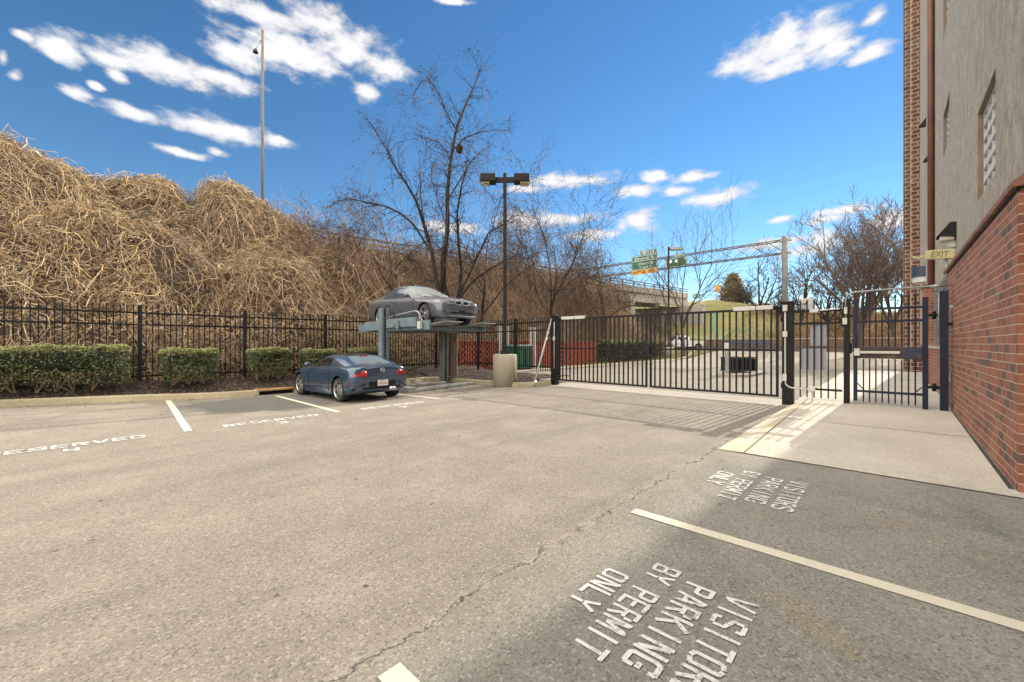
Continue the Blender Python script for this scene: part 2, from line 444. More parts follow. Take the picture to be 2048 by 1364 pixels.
def paint_mark(name, c, wear=.5):
    t = NT(name); P = t.P()
    n = t.noise(P, 34, 5, .75); n2 = t.noise(P, 3.0, 4, .6); g = t.vor(P, 110)
    w = t.maprange(t.math('ADD', t.math('MULTIPLY', n, .8), t.math('MULTIPLY', n2, .35)), .56 + .2 * (1 - wear), .77 + .2 * (1 - wear))
    col = t.mix(t.math('MULTIPLY', n2, .35), c, tuple(k * .72 for k in c))
    col = t.mix(t.math('MULTIPLY', t.maprange(g, .2, .03), .35), col, (.25, .22, .18))
    col = t.mix(w, col, (.17, .155, .13))
    t.color(col); t.set(Roughness=.8); t.bump(t.math('ADD', n, g), .4, .004)
    return t.m

M = {}
M['lot'] = asphalt('lot_asphalt'); M['drive'] = asphalt('driveway_asphalt', False)
M['slab'] = concrete('sidewalk_concrete', (.50, .455, .37), .3, 2.0, yellow=(.52, .45, .28))
M['kerb'] = concrete('kerb_concrete', (.36, .31, .20), .5, 2.6)
M['apron'] = concrete('apron_concrete', (.40, .355, .29), .3, 2.0)
M['base'] = concrete('footing_concrete', (.40, .36, .28), .3, 1.6)
M['bridge'] = concrete('bridge_concrete', (.30, .275, .235), .55, .5)
M['white'] = paint_mark('white_road_paint', (.72, .68, .64), 1.0); M['cream'] = paint_mark('cream_road_paint', (.66, .60, .46), .4)
M['black'] = simple('black_fence_paint', (.009, .008, .009), .5, 0, .35, 9, spec=.25)
M['gateblack'] = simple('black_gate_paint', (.011, .009, .009), .55, 0, .3, 7, spec=.25, dirt=((.035, .024, .018), .68))
M['navy'] = simple('navy_post_paint', (.009, .013, .032), .45, 0, .3, 5, spec=.3)
M['navyblack'] = simple('blue_black_fence_paint', (.008, .010, .020), .5, 0, .3, 6, spec=.3)
M['galv'] = simple('galvanised_steel', (.33, .34, .335), .45, .6, .18, 9)
M['palegrey'] = simple('pale_grey_box', (.56, .55, .52), .5, 0, .1, 7)
M['bronze'] = simple('dark_bronze_paint', (.018, .014, .012), .5, .1, .25, 5, spec=.3)
M['lens'] = simple('lamp_lens', (.55, .50, .40), .25, 0, .15, 14)
M['liftpaint'] = simple('blue_green_lift_paint', (.165, .215, .245), .45, .1, .2, 3.2, dirt=((.13, .115, .095), .66))
M['liftgrey'] = simple('grey_green_lift_paint', (.17, .185, .16), .5, .1, .2, 3.2, dirt=((.10, .09, .07), .62))
M['liftdark'] = simple('lift_channel_dark', (.03, .035, .045), .5, 0, .2, 5)
M['steel'] = simple('worn_steel', (.30, .305, .285), .55, .3, .25, 6)
M['rubber'] = simple('tyre_rubber', (.018, .018, .018), .85, 0, .2, 20)
M['alloy'] = simple('silver_alloy', (.45, .45, .45), .3, .85, .1, 9)
M['darkplastic'] = simple('dark_plastic', (.008, .008, .009), .6, 0, .2, 9, spec=.2)
M['chrome'] = simple('chrome', (.72, .72, .72), .12, 1.0, .05, 5)
M['stucco'] = None
M['redpipe'] = simple('red_brown_pipe', (.17, .065, .05), .5, 0, .2, 2.5, obj=False)

def stucco():
    t = NT('grey_stucco'); P = t.P()
    a = t.noise(t.mapping(P, (1.0, 1.0, .6)), 3.2, 9, .72, 1.6); b = t.noise(t.mapping(P, (1, 1, .6)), 14, 8, .72, 1.6); st = t.noise(t.mapping(P, (1.6, 1.6, .05)), 1.2, 5, .6)
    c = t.ramp(a, [(.30, (.27, .24, .19)), (.70, (.50, .45, .365))])
    c = t.mix(.6, c, t.ramp(b, [(.3, .22), (.7, .80)]), 'OVERLAY')
    c = t.mix(t.maprange(st, .5, .75, 0, .35), c, (.27, .24, .19))
    t.color(c); t.set(Roughness=.92); t.bump(t.math('ADD', a, b), 1.0, .03); return t.m
M['stucco'] = stucco()
M['brick'] = brick_mat('red_brick_long', 'x'); M['brickend'] = brick_mat('red_brick_end', 'y')
M['brickdark'] = brick_mat('brown_brick_pilaster', 'y', .42, .2, reds=((.105, .042, .028), (.075, .03, .022), (.14, .055, .035)), mortar=(.42, .33, .25), pdark=.2, msize=.018)
M['brickdarkx'] = brick_mat('brown_brick_side', 'x', .42, .2, reds=((.105, .042, .028), (.075, .03, .022), (.14, .055, .035)), mortar=(.42, .33, .25), pdark=.2, msize=.018)
M['ledge'] = brick_mat('ledge_brick', 'x', .1, .4, reds=((.20, .075, .05), (.16, .06, .04), (.26, .10, .06)), mortar=(.30, .2, .14), pdark=.15)

def mulch_mat():
    t = NT('mulch'); P = t.P()
    v = t.vor(t.mapping(P, (1, 1, 1)), 26, 'F1', 'Color'); n = t.noise(P, 3, 6, .7)
    c = t.ramp(t.sep(v)[0], [(0, (.012, .010, .009)), (.6, (.04, .028, .02)), (.9, (.10, .065, .045)), (1, (.2, .15, .1))])
    c = t.mix(t.maprange(n, .5, .7), c, (.055, .036, .026)); t.color(c); t.set(Roughness=.95)
    t.bump(t.vor(P, 26), 1.0, .03); return t.m
def earth_mat(name, a, b, c2):
    t = NT(name); P = t.P()
    n = t.noise(P, 1.6, 9, .72, .6); n2 = t.noise(P, .25, 5, .6); n3 = t.noise(P, 14, 5, .7)
    c = t.ramp(n, [(.3, a), (.7, b)]); c = t.mix(t.maprange(n2, .45, .65), c, c2)
    c = t.mix(.6, c, t.ramp(n3, [(.3, .2), (.7, .8)]), 'OVERLAY'); t.color(c); t.set(Roughness=.95); t.bump(n3, .9, .06); return t.m
M['mulch'] = mulch_mat()
M['hill'] = earth_mat('hill_leaf_litter', (.025, .017, .012), (.085, .056, .036), (.05, .033, .022))
M['lawn'] = earth_mat('winter_lawn', (.13, .12, .04), (.26, .22, .09), (.12, .14, .04))
M['bank'] = earth_mat('grass_bank', (.13, .115, .04), (.25, .20, .075), (.12, .14, .04))
def brown_side(m):
    nt = m.node_tree; b = nt.nodes['Principled BSDF']; src = b.inputs['Base Color'].links[0].from_socket
    g = nt.nodes.new('ShaderNodeNewGeometry'); sx = nt.nodes.new('ShaderNodeSeparateXYZ'); nt.links.new(g.outputs['Position'], sx.inputs[0])
    n = nt.nodes.new('ShaderNodeTexNoise'); n.inputs['Scale'].default_value = .35; nt.links.new(g.outputs['Position'], n.inputs['Vector'])
    a = nt.nodes.new('ShaderNodeMath'); a.operation = 'MULTIPLY_ADD'; nt.links.new(n.outputs['Fac'], a.inputs[0]); a.inputs[1].default_value = 9; nt.links.new(sx.outputs[1], a.inputs[2])
    r = nt.nodes.new('ShaderNodeMapRange'); nt.links.new(a.outputs[0], r.inputs['Value']); r.inputs['From Min'].default_value = 16; r.inputs['From Max'].default_value = 11
    m2 = nt.nodes.new('ShaderNodeMix'); m2.data_type = 'RGBA'; nt.links.new(r.outputs[0], m2.inputs[0]); nt.links.new(src, m2.inputs[6]); m2.inputs[7].default_value = (.19, .115, .06, 1)
    nt.links.new(m2.outputs[2], b.inputs['Base Color'])
brown_side(M['bank'])
M['earth'] = earth_mat('bare_earth', (.14, .095, .05), (.27, .19, .11), (.2, .13, .07))
M['vine'] = attr_mat('dry_vine'); M['twig'] = attr_mat('twig'); M['leaf'] = attr_mat('leaf', .5); M['leaf'].node_tree.nodes['Principled BSDF'].inputs['Specular IOR Level'].default_value = .5

# ---------------------------------------------------------------- the setting: ground sheets
def structure(o): return tag(o, kind='structure')
g0 = MB(); g0.add([(-600, -600, -.06), (900, -600, -.06), (900, 900, -.06), (-600, 900, -.06)], [(0, 1, 2, 3)])
structure(g0.build('ground', M['earth']))
def kerb_y(x):
    return np.interp(x, [k[0] for k in KERB[:6]], [k[1] for k in KERB[:6]])
structure(grid_mesh('parking_lot', np.linspace(-14, 11.6, 90), np.linspace(-9, 13.95, 80), lambda x, y: rise(x, y), M['lot']))
structure(grid_mesh('gate_apron', np.linspace(11.55, 13.0, 4), np.linspace(1.7, 9.3, 12), lambda x, y: .004 + 0 * x, M['apron']))
structure(grid_mesh('driveway', np.linspace(12.9, 62, 60), np.linspace(-1.1, 14.2, 20), lambda x, y: far_rise(x), M['drive']))
structure(grid_mesh('road', np.linspace(38, 62, 30), np.linspace(-40, 34, 40), lambda x, y: far_rise(x) + .004, M['drive']))
def walk_z(x, y):
    s = slab_z(x); return .006 + (s - .006) * (1 - sstep(1.47, 1.78, y))
structure(grid_mesh('sidewalk', np.linspace(6.23, 27.5, 90), np.concatenate([np.linspace(-1.2, 1.4, 8), np.linspace(1.46, 1.78, 6)]), walk_z, M['slab']))
jm = simple('joint_dark', (.05, .045, .035), .9, 0, .3, 5)
j = MB()
for a, b in (((9.25, -.95), (9.25, 1.46)), ((12.3, -.95), (12.3, 1.46)), ((15.6, -.95), (15.6, 1.7))):
    j.add([(a[0] - .008, a[1], float(slab_z(a[0])) + .003), (a[0] + .008, a[1], float(slab_z(a[0])) + .003), (b[0] + .008, b[1], float(slab_z(b[0])) + .003), (b[0] - .008, b[1], float(slab_z(b[0])) + .003)], [(0, 1, 2, 3)])
j.add([(6.23, 1.445, .015), (6.23, 1.46, .015), (12.2, 1.46, float(slab_z(12.2)) + .003), (12.2, 1.445, float(slab_z(12.2)) + .003)], [(0, 1, 2, 3)])
j.add([(6.5, -.945, float(slab_z(6.5)) + .003), (6.5, -.90, float(slab_z(6.5)) + .003), (12.2, -.925, float(slab_z(12.2)) + .003), (12.2, -.945, float(slab_z(12.2)) + .003)], [(0, 1, 2, 3)])
structure(j.build('sidewalk_joint_lines', jm))

# kerb swept along the edge of the planting bed, split where the drain inlet opens
def sweep(poly, prof, zfun, name, mat, close=True):
    n = len(poly); vs = []; fs = []; K = len(prof)
    for i, p in enumerate(poly):
        p = Vector(p); a = Vector(poly[max(i - 1, 0)]); b = Vector(poly[min(i + 1, n - 1)])
        d0 = (p - a).normalized() if i > 0 else (b - p).normalized(); d1 = (b - p).normalized() if i < n - 1 else d0
        n0 = Vector((-d0.y, d0.x)); n1 = Vector((-d1.y, d1.x)); mt = (n0 + n1).normalized(); sc = 1 / max(.5, mt.dot(n0))
        for (o, h) in prof:
            q = p + mt * o * sc; vs.append((q.x, q.y, h + float(zfun(q.x, q.y))))
    for i in range(n - 1):
        for k in range(K):
            k2 = (k + 1) % K
            fs.append((i * K + k, (i + 1) * K + k, (i + 1) * K + k2, i * K + k2))
    fs += [tuple(range(K)), tuple((n - 1) * K + k for k in reversed(range(K)))]
    m = MB(); m.add(vs, fs); return m.build(name, mat)
def dense(poly, step=.35):
    out = []
    for a, b in zip(poly[:-1], poly[1:]):
        L = math.dist(a, b); n = max(1, int(L / step))
        out += [(a[0] + (b[0] - a[0]) * i / n, a[1] + (b[1] - a[1]) * i / n) for i in range(n)]
    return out + [poly[-1]]
prof = [(-.02, -.05), (-.01, .02), (.03, .13), (.06, .155), (.17, .16), (.19, -.05)]
left = [k for k in KERB if k[0] < 3.7]; right = [(4.62, 13.36)] + [k for k in KERB if k[0] > 4.65]
for seg in (left, right):
    structure(bevel(sweep(dense(seg), prof, rise, 'kerb', M['kerb']), .015, 2))
# bed between kerb and fence
def bedA(x, y):
    k = kerb_y(x) + .15
    return rise(x, k) + .13 + .29 * sstep(0, 1.1, y - k) + .03 * np.sin(x * 7.1 + y * 5.3) * np.sin(y * 9 - x * 3)
xs = np.linspace(-13, 9.9, 110)
def bed_mesh():
    v = []; ts = np.linspace(0, 1, 14)
    for x in xs:
        k = float(kerb_y(x)) + .12
        for t_ in ts: y = k + (16.6 - k) * t_; v.append((x, y, float(bedA(np.array(x), np.array(y)))))
    n, m = len(xs), len(ts)
    q = [(i * m + jj, (i + 1) * m + jj, (i + 1) * m + jj + 1, i * m + jj + 1) for i in range(n - 1) for jj in range(m - 1)]
    # right-hand lobe beside the gate
    ys = np.linspace(9.2, 16.6, 24); b = len(v); us = np.linspace(0, 1, 10)
    kx = lambda y: float(np.interp(y, [8.95, 9.08, 9.4, 9.9, 11.2, 13.5, 16.6], [11.75, 10.95, 10.45, 10.25, 10.15, 9.88, 9.9])) + .12
    for y in ys:
        for u_ in us:
            x = kx(y) + (13.4 - kx(y)) * u_
            z = .14 + .10 * float(sstep(0, .8, x - kx(y))) + .2 * float(sstep(13.5, 15.2, y)) + .025 * math.sin(x * 9 + y * 6)
            v.append((x, y, z))
    m2 = len(us)
    q += [(b + i * m2 + jj, b + (i + 1) * m2 + jj, b + (i + 1) * m2 + jj + 1, b + i * m2 + jj + 1) for i in range(len(ys) - 1) for jj in range(m2 - 1)]
    return structure(np_mesh('planting_bed', v, q, M['mulch']))
bed_mesh()
# wood chips and dead leaves lying on the bed
N = 9000
cx_ = RNG.uniform(-9, 12.6, N); cy_ = np.where(cx_ < 10, kerb_y(cx_) + .2 + RNG.uniform(0, 1.9, N), RNG.uniform(9.4, 15, N))
keep = (cx_ < 9.9) | (cx_ > 10.5); cx_, cy_ = cx_[keep], cy_[keep]; N = len(cx_)
cz = np.where(cx_ < 9.9, bedA(cx_, cy_), .24 + .18 * sstep(13.5, 15.2, cy_)) + RNG.uniform(.0, .03, N)
A_ = RNG.normal(size=(N, 3)); A_[:, 2] *= .35; A_ /= np.linalg.norm(A_, axis=1, keepdims=True); A_ *= RNG.uniform(.015, .055, N)[:, None]
B_ = RNG.normal(size=(N, 3)); B_[:, 2] *= .4; B_ /= np.linalg.norm(B_, axis=1, keepdims=True); B_ *= RNG.uniform(.01, .025, N)[:, None]
C0 = np.stack([cx_, cy_, cz], 1)
V = np.stack([C0 - A_, C0 - B_, C0 + A_, C0 + B_], 1).reshape(-1, 3); Q = np.arange(N * 4).reshape(-1, 4)
cc = np.array([(.16, .10, .06), (.05, .035, .025), (.24, .16, .09), (.09, .055, .035)])[RNG.integers(0, 4, N)]
tag(np_mesh('mulch_chips', V, Q, M['twig'], col=np.repeat(cc, 4, axis=0), smooth=False), kind='stuff')

n = 900
lx = RNG.uniform(-8, 11, n); ly = np.where(RNG.uniform(0, 1, n) < .75, np.interp(lx, [k[0] for k in KERB[:6]], [k[1] for k in KERB[:6]]) - np.abs(RNG.normal(0, .35, n)) - .03, RNG.uniform(1, 13, n))
lx = np.where(lx > 9.6, lx - 2, lx); C0 = np.stack([lx, ly, rise(lx, ly) + RNG.uniform(.008, .02, n)], 1)
A_ = RNG.normal(size=(n, 3)); A_[:, 2] *= .2; A_ /= np.linalg.norm(A_, axis=1, keepdims=True); A_ *= RNG.uniform(.012, .03, n)[:, None]
B_ = RNG.normal(size=(n, 3)); B_[:, 2] *= .3; B_ /= np.linalg.norm(B_, axis=1, keepdims=True); B_ *= RNG.uniform(.006, .018, n)[:, None]
cc = np.array([(.20, .13, .07), (.10, .065, .04), (.28, .2, .11), (.06, .045, .03)])[RNG.integers(0, 4, n)]
tag(np_mesh('leaf_litter', np.stack([C0 - A_, C0 - B_, C0 + A_, C0 + B_], 1).reshape(-1, 3), np.arange(n * 4).reshape(-1, 4), M['twig'], col=np.repeat(cc, 4, axis=0), smooth=False), kind='stuff')
# drain inlet cut into the kerb
t = thing('drain_inlet', 'rust edged storm drain opening in the kerb ahead of the blue sports car', 'drain', (4.15, 13.5, 0))
MB().b2((3.6, 13.40, .115), (4.64, 13.98, .165)).build('cover_slab', simple('rusty_cover', (.33, .19, .085), .8, 0, .35, 4, obj=False), t, True, .01)
MB().b2((3.62, 13.60, -.02), (4.62, 13.64, .113)).build('opening', simple('drain_dark', (.012, .010, .008), .9), t, True)
for a in (3.6, 4.6): MB().b2((a, 13.41, -.02), (a + .04, 13.59, .113)).build('side_wall', M['kerb'], t, True)

# painted stall lines and lettering
mk = MB()
def line(a, b, w, z=.006):
    a = Vector(a); b = Vector(b); d = (b - a).normalized(); nrm = Vector((-d.y, d.x)) * w / 2; n = 12
    vs = []
    for i in range(n + 1):
        p = a.lerp(b, i / n)
        for s_ in (-1, 1):
            q = p + nrm * s_; vs.append((q.x, q.y, float(rise(q.x, q.y)) + z))
    mk.add(vs, [(2 * i, 2 * i + 2, 2 * i + 3, 2 * i + 1) for i in range(n)])
for a, b in (((-1.5, 13.2), (-1.5, 8.85)), ((1.62, 13.6), (1.32, 8.8)), ((3.95, 12.95), (3.94, 8.86)), ((6.5, 10.9), (6.76, 9.0)), ((8.9, 8.2), (8.92, 8.19))):
    line(a, b, .115)
for X in (3.41, .98, -1.45): line((X, 1.68), (X, -4.6), .115)
structure(mk.build('stall_lines', M['cream']))
tx = MB()
# stencil strokes on a 0..1 by 0..1 cell, bridges left open as in cut stencils
def S_(*segs): return segs
V0, V1 = 0.0, 1.0
STEN = {
 'R': S_(((.1, 0), (.1, 1)), ((.26, .95), (.75, .95)), ((.9, .86), (.9, .62)), ((.26, .52), (.8, .52)), ((.5, .44), (.9, 0))),
 'E': S_(((.1, 0), (.1, 1)), ((.26, .95), (.95, .95)), ((.26, .5), (.8, .5)), ((.26, .05), (.95, .05))),
 'S': S_(((.9, .78), (.9, .95), (.2, .95)), ((.1, .88), (.1, .58), (.45, .52)), ((.55, .49), (.9, .42), (.9, .12)), ((.8, .05), (.1, .05), (.1, .22))),
 'V': S_(((.06, 1), (.44, .05)), ((.94, 1), (.58, .12))),
 'D': S_(((.1, 0), (.1, 1)), ((.26, .95), (.7, .95), (.9, .78), (.9, .22), (.7, .05), (.26, .05))),
 'I': S_(((.5, 0), (.5, 1)),), 'T': S_(((.05, .95), (.95, .95)), ((.5, .85), (.5, 0))),
 'O': S_(((.42, .95), (.1, .88), (.1, .12), (.42, .05)), ((.58, .95), (.9, .88), (.9, .12), (.58, .05))),
 'P': S_(((.1, 0), (.1, 1)), ((.26, .95), (.8, .95), (.9, .85), (.9, .58), (.8, .48), (.26, .48))),
 'A': S_(((.08, 0), (.42, 1)), ((.92, 0), (.58, .95)), ((.34, .33), (.66, .33))),
 'K': S_(((.1, 0), (.1, 1)), ((.26, .48), (.9, 1)), ((.44, .48), (.92, 0))),
 'N': S_(((.1, 0), (.1, 1)), ((.9, 0), (.9, 1)), ((.24, .92), (.76, .08))),
 'G': S_(((.9, .78), (.9, .95), (.2, .95), (.1, .85), (.1, .15), (.2, .05), (.9, .05), (.9, .30)), ((.92, .45), (.58, .45))),
 'B': S_(((.1, 0), (.1, 1)), ((.26, .95), (.78, .95), (.88, .86), (.88, .62), (.78, .54)), ((.26, .48), (.8, .48), (.9, .38), (.9, .14), (.8, .05), (.26, .05))),
 'Y': S_(((.06, 1), (.45, .52)), ((.94, 1), (.58, .54)), ((.5, .44), (.5, 0))),
 'M': S_(((.06, 0), (.06, 1)), ((.94, 0), (.94, 1)), ((.18, .95), (.46, .25)), ((.82, .95), (.56, .28))),
 'L': S_(((.1, 0), (.1, 1)), ((.26, .05), (.95, .05))), ' ': (),
 '1': S_(((.5, 0), (.5, 1)),), '2': S_(((.1, .75), (.1, .95), (.85, .95), (.9, .85), (.9, .6)), ((.82, .5), (.1, .12)), ((.05, .05), (.95, .05))),
 '3': S_(((.1, .95), (.9, .95), (.9, .6), (.75, .53)), ((.3, .5), (.65, .5)), ((.8, .45), (.9, .38), (.9, .05), (.1, .05))),
 '4': S_(((.1, 1), (.1, .42), (.6, .42)), ((.78, 0), (.78, 1)))}
def lettering(body, c, w, h, rot, z=.006, bold=.02, sw=None, gap=.24):
    n = len(body); cw = w / (n + gap * (n - 1)); R = Matrix.Rotation(rot, 3, 'Z'); sw = sw or cw * .25; lay = 0
    for i, ch in enumerate(body):
        x0 = -w / 2 + i * cw * (1 + gap)
        for st in STEN[ch]:
            pts = [Vector((x0 + px * cw, (py - .5) * h)) for px, py in st]
            for a, b in zip(pts[:-1], pts[1:]):
                d = (b - a); L = d.length; d.normalize(); a2, b2 = a - d * sw * .12, b + d * sw * .12; nn = Vector((-d.y, d.x)) * sw / 2
                lay = (lay + 1) % 7
                q = [R @ Vector((p.x, p.y, 0)) + Vector((c[0], c[1], 0)) for p in (a2 - nn, b2 - nn, b2 + nn, a2 + nn)]
                tx.add([(p.x, p.y, float(rise(p.x, p.y)) + z + lay * .00012) for p in q], [(0, 1, 2, 3)])
for X, d in ((-.05, '4'), (2.66, '3'), (5.3, '2'), (8.05, '1')):
    lettering('RESERVED', (X, 8.86 + (.25 if d == '1' else 0)), 1.64, .25, 0, bold=.035); lettering(d, (X + .02, 8.46 + (.2 if d == '1' else 0)), .17 if d != '1' else .07, .22, 0, bold=.03)
for cx0, k in ((4.83, 1.0), (2.19, .93)):
    yo = 0 if k == 1.0 else -.085
    for s_, yy, w in (('VISITORS', .71, 1.0), ('PARKING', .93, .93), ('BY PERMIT', 1.16, 1.1), ('ONLY', 1.38, .50)):
        lettering(s_, (cx0 + (.08 if s_ == 'ONLY' and k == 1 else 0), yy + yo), w * k, .165, PI, bold=.012)
structure(tx.build('pavement_lettering', M['white']))
# ---------------------------------------------------------------- the building on the right
WY, SY, LZ = -.95, -1.12, 3.22
bld = thing('building', 'tall stucco building with red brick base and brick pilaster beside the pedestrian gate', 'building', (6.43, -1.2, 0))
def bp(m, name, mat, par=None, bev=0): return m.build(name, mat, par or bld, world=True, bev=bev)
def two_way(o, m2):
    o.data.materials.append(m2)
    for p in o.data.polygons: p.material_index = 1 if abs(p.normal.x) > .7 else 0
    return o
two_way(bp(MB().b2((6.43, -1.6, -.1), (13.32, WY, LZ - .16)), 'brick_base', M['brick']), M['brickend'])
lm = MB()
lm.add([(6.36, WY + .045, LZ - .15), (13.36, WY + .045, LZ - .15), (13.36, WY + .045, LZ - .09), (6.36, WY + .045, LZ - .09), (6.36, SY - .02, LZ + .09), (13.36, SY - .02, LZ + .09), (6.36, -1.6, LZ + .09), (6.36, -1.6, LZ - .15), (13.36, SY - .02, LZ - .15)],
       [(0, 1, 2, 3), (3, 2, 5, 4), (0, 3, 4, 6, 7), (1, 8, 5, 2), (0, 7, 8, 1)])
bp(lm, 'ledge', M['ledge'])
bp(MB().b2((6.4, WY - .01, LZ - .185), (13.34, WY + .012, LZ - .152)), 'ledge_shadow_gap', M['darkplastic'])  # dark strip added for the shade line under the ledge
# stucco wall with real openings
WIN = [(8.95, 10.55, 3.95, 5.45), (14.95, 16.5, 6.7, 7.85), (14.95, 16.5, 9.95, 11.6), (8.95, 10.55, 7.4, 9.2)]
xsW = sorted({-6.0, 28.2, *[w[0] for w in WIN], *[w[1] for w in WIN]}); zsW = sorted({1.46, 19.0, *[w[2] for w in WIN], *[w[3] for w in WIN]})
sm_ = MB()
for i in range(len(xsW) - 1):
    for k in range(len(zsW) - 1):
        xm, zm = (xsW[i] + xsW[i + 1]) / 2, (zsW[k] + zsW[k + 1]) / 2
        if any(w[0] < xm < w[1] and w[2] < zm < w[3] for w in WIN): continue
        sm_.add([(xsW[i], SY, zsW[k]), (xsW[i + 1], SY, zsW[k]), (xsW[i + 1], SY, zsW[k + 1]), (xsW[i], SY, zsW[k + 1])], [(0, 1, 2, 3)])
sm_.b2((-6, SY - 9, 1.46), (28.2, SY - .5, 19))
bp(sm_, 'stucco_wall', M['stucco'])
revm = simple('window_reveal', (.20, .155, .105), .85, 0, .2, 3, obj=False)
glassm = NT('window_glass'); glassm.color((.86, .84, .87)); glassm.set(Roughness=.08, Metallic=.0); glassm.b.inputs['Specular IOR Level'].default_value = .4; glassm = glassm.m
framem = simple('white_window_bars', (.42, .41, .40), .5, 0, .08, 5)
for (x0, x1, z0, z1) in WIN:
    d = .2
    r = MB()
    r.add([(x0, SY, z0), (x1, SY, z0), (x1, SY, z1), (x0, SY, z1), (x0, SY - d, z0), (x1, SY - d, z0), (x1, SY - d, z1), (x0, SY - d, z1)],
          [(0, 1, 5, 4), (1, 2, 6, 5), (2, 3, 7, 6), (3, 0, 4, 7)])
    w = bp(r, 'window', revm)
    yf = SY - .085
    bp(MB().b2((x0 + .01, yf - .02, z0 + .01), (x1 - .01, yf - .012, z1 - .01)), 'pane', glassm, None).parent = w
    f = MB(); nx, nz = 4, 6
    for k in range(nx + 1):
        x = x0 + .03 + (x1 - x0 - .06) * k / nx; f.b2((x - .010, yf - .012, z0), (x + .010, yf + .02, z1))
    for k in range(nz + 1):
        z = z0 + .03 + (z1 - z0 - .06) * k / nz; f.b2((x0, yf - .012, z - .010), (x1, yf + .024, z + .010))
    fo = bp(f, 'frame', framem); fo.parent = w
    for ch in list(w.children): ch.location = (0, 0, 0)
# recess between base and pilaster: low brick wall, dark grille above
bp(MB().b2((13.33, -1.6, -.1), (19.4, -1.0, 1.36)), 'low_brick_wall', M['brick'])
bp(MB().b2((13.33, -1.6, 1.363), (19.4, -.96, 1.45)), 'wall_coping', M['base'])
gr = MB().b2((13.33, SY - .3, 1.453), (19.4, SY + .012, 3.3))
gm = simple('grille_black', (.012, .013, .016), .45, 0, .3, 5)
go = bp(gr, 'louvre_panel', gm)
g2 = MB()
for k in range(9): g2.b2((13.4, SY + .012, 1.6 + k * .2), (19.35, SY + .03, 1.612 + k * .2))
for k in range(13): g2.b2((13.6 + k * .46, SY + .012, 1.46), (13.615 + k * .46, SY + .026, 3.28))
o = bp(g2, 'grille_wire', M['steel']); o.parent = go; o.location = (0, 0, 0)
pier = MB().b2((19.42, -1.5, -.1), (20.2, -.86, 3.38)); two_way(bp(pier, 'brick_pier', M['brick']), M['brickend'])
bp(MB().b2((19.38, -1.5, 3.383), (20.24, -.82, 3.5)), 'pier_cap', M['redpipe'], None, .02)
bp(MB().tube([(19.3, SY + .10, 3.5), (19.3, SY + .10, 19)], .075, 12).b2((19.42, SY + .003, 3.5), (19.75, SY + .15, 19)), 'downpipe', M['redpipe'])
pil = MB().b2((28, -1.6, -.1), (29.6, -.8, 20)).b2((28.35, -.797, -.1), (29.6, -.56, 20))
two_way(bp(pil, 'brick_pilaster', M['brickdarkx']), M['brickdark'])
bp(MB().b2((27.99, -.815, 0), (28.0, -.79, 20)), 'pilaster_joint', simple('pale_joint', (.5, .42, .33), .8))
bp(MB().b2((29.62, -30, 0), (34, -1.3, 19)), 'rear_wing', M['stucco'])
for x, z in ((20.6, 8.0), (23.6, 10.4)):
    v = MB(); v.add([(x - .12, SY, z), (x + .12, SY, z), (x + .12, SY + .22, z), (x - .12, SY + .22, z), (x - .12, SY, z + .3), (x + .12, SY, z + .3)], [(0, 1, 2, 3), (3, 2, 5, 4), (0, 3, 4), (1, 5, 2)])
    bp(v, 'vent_hood', M['bronze'])
# wall lamp, exit sign, outlet box and conduit are fastened to the wall but are things of their own
p, Z = onX(1921, 13.6)
t = thing('wall_floodlight', 'black hooded floodlight on the stucco wall above the exit sign', 'wall light', (13.7, SY, 3.92))
hood = MB(); hood.add([(-.24, 0, .0), (.24, 0, .0), (.24, .30, .06), (-.24, .30, .06), (-.24, 0, .34), (.24, 0, .34), (-.24, .10, .34), (.24, .10, .34)], [(0, 3, 6, 4), (1, 5, 7, 2), (3, 2, 7, 6), (4, 6, 7, 5)])
hood.build('hood', M['black'], t)
MB().b2((-.2, .02, -.05), (.2, .26, .055)).build('lens', M['lens'], t, bev=.02)
MB().b2((-.09, .0, -.2), (.09, .12, -.05)).build('mounting_box', M['palegrey'], t, bev=.01)
t = thing('exit_sign', 'faded yellow EXIT sign held out from the wall above the pedestrian gate', 'sign', (13.0, -.83, 3.48))
t.rotation_euler = (math.radians(4), 0, 0)
ym = simple('faded_yellow_plastic', (.50, .45, .23), .5, 0, .12, 4, dirt=((.40, .35, .17), .62))
MB().box((0, 0, 0), (.09, .46, .20)).build('sign_box', ym, t, bev=.012)
vs, fs = text_mesh('EXIT', .26, .13, .012)
e = MB(); e.add([(-.0485, -v.x, v.y) for v in vs], fs); e.build('letters', simple('sign_letters', (.20, .16, .07), .6), t)
MB().tube([(0, .23, -.02), (0, .31, -.03)], .02, 8).box((0, .36, -.05), (.10, .15, .035), (math.radians(15), 0, 0)).build('lamp_head', ym, t, bev=.005)
MB().tube([(.02, -.1, -.1), (.0, -.13, -.34), (-.02, -.17, -.80)], .022, 10).build('stem', M['galv'], t)
t = thing('wall_lantern', 'navy half drum wall lantern with pale underside on the stucco by the downpipe', 'wall light', (24.2, SY, 4.3))
lan = MB(); n = 14
pts = [(.42 * math.cos(PI * k / n), .42 * math.sin(PI * k / n)) for k in range(n + 1)]
lan.prism(pts, 0, .42); lan.build('shade', simple('navy_shade', (.03, .05, .085), .5), t)
lan = MB(); lan.prism([(x * .92, y * .92) for x, y in pts], -.22, -.003); lan.build('diffuser', M['palegrey'], t)
t = thing('outlet_box', 'small pale grey outlet box low on the red brick wall', 'outlet box', (12.4, WY, .80))
MB().box((0, .03, 0), (.11, .06, .17)).build('box_body', M['palegrey'], t, bev=.008)
MB().box((0, .065, .01), (.08, .012, .11)).build('cover_flap', M['galv'], t, bev=.004)

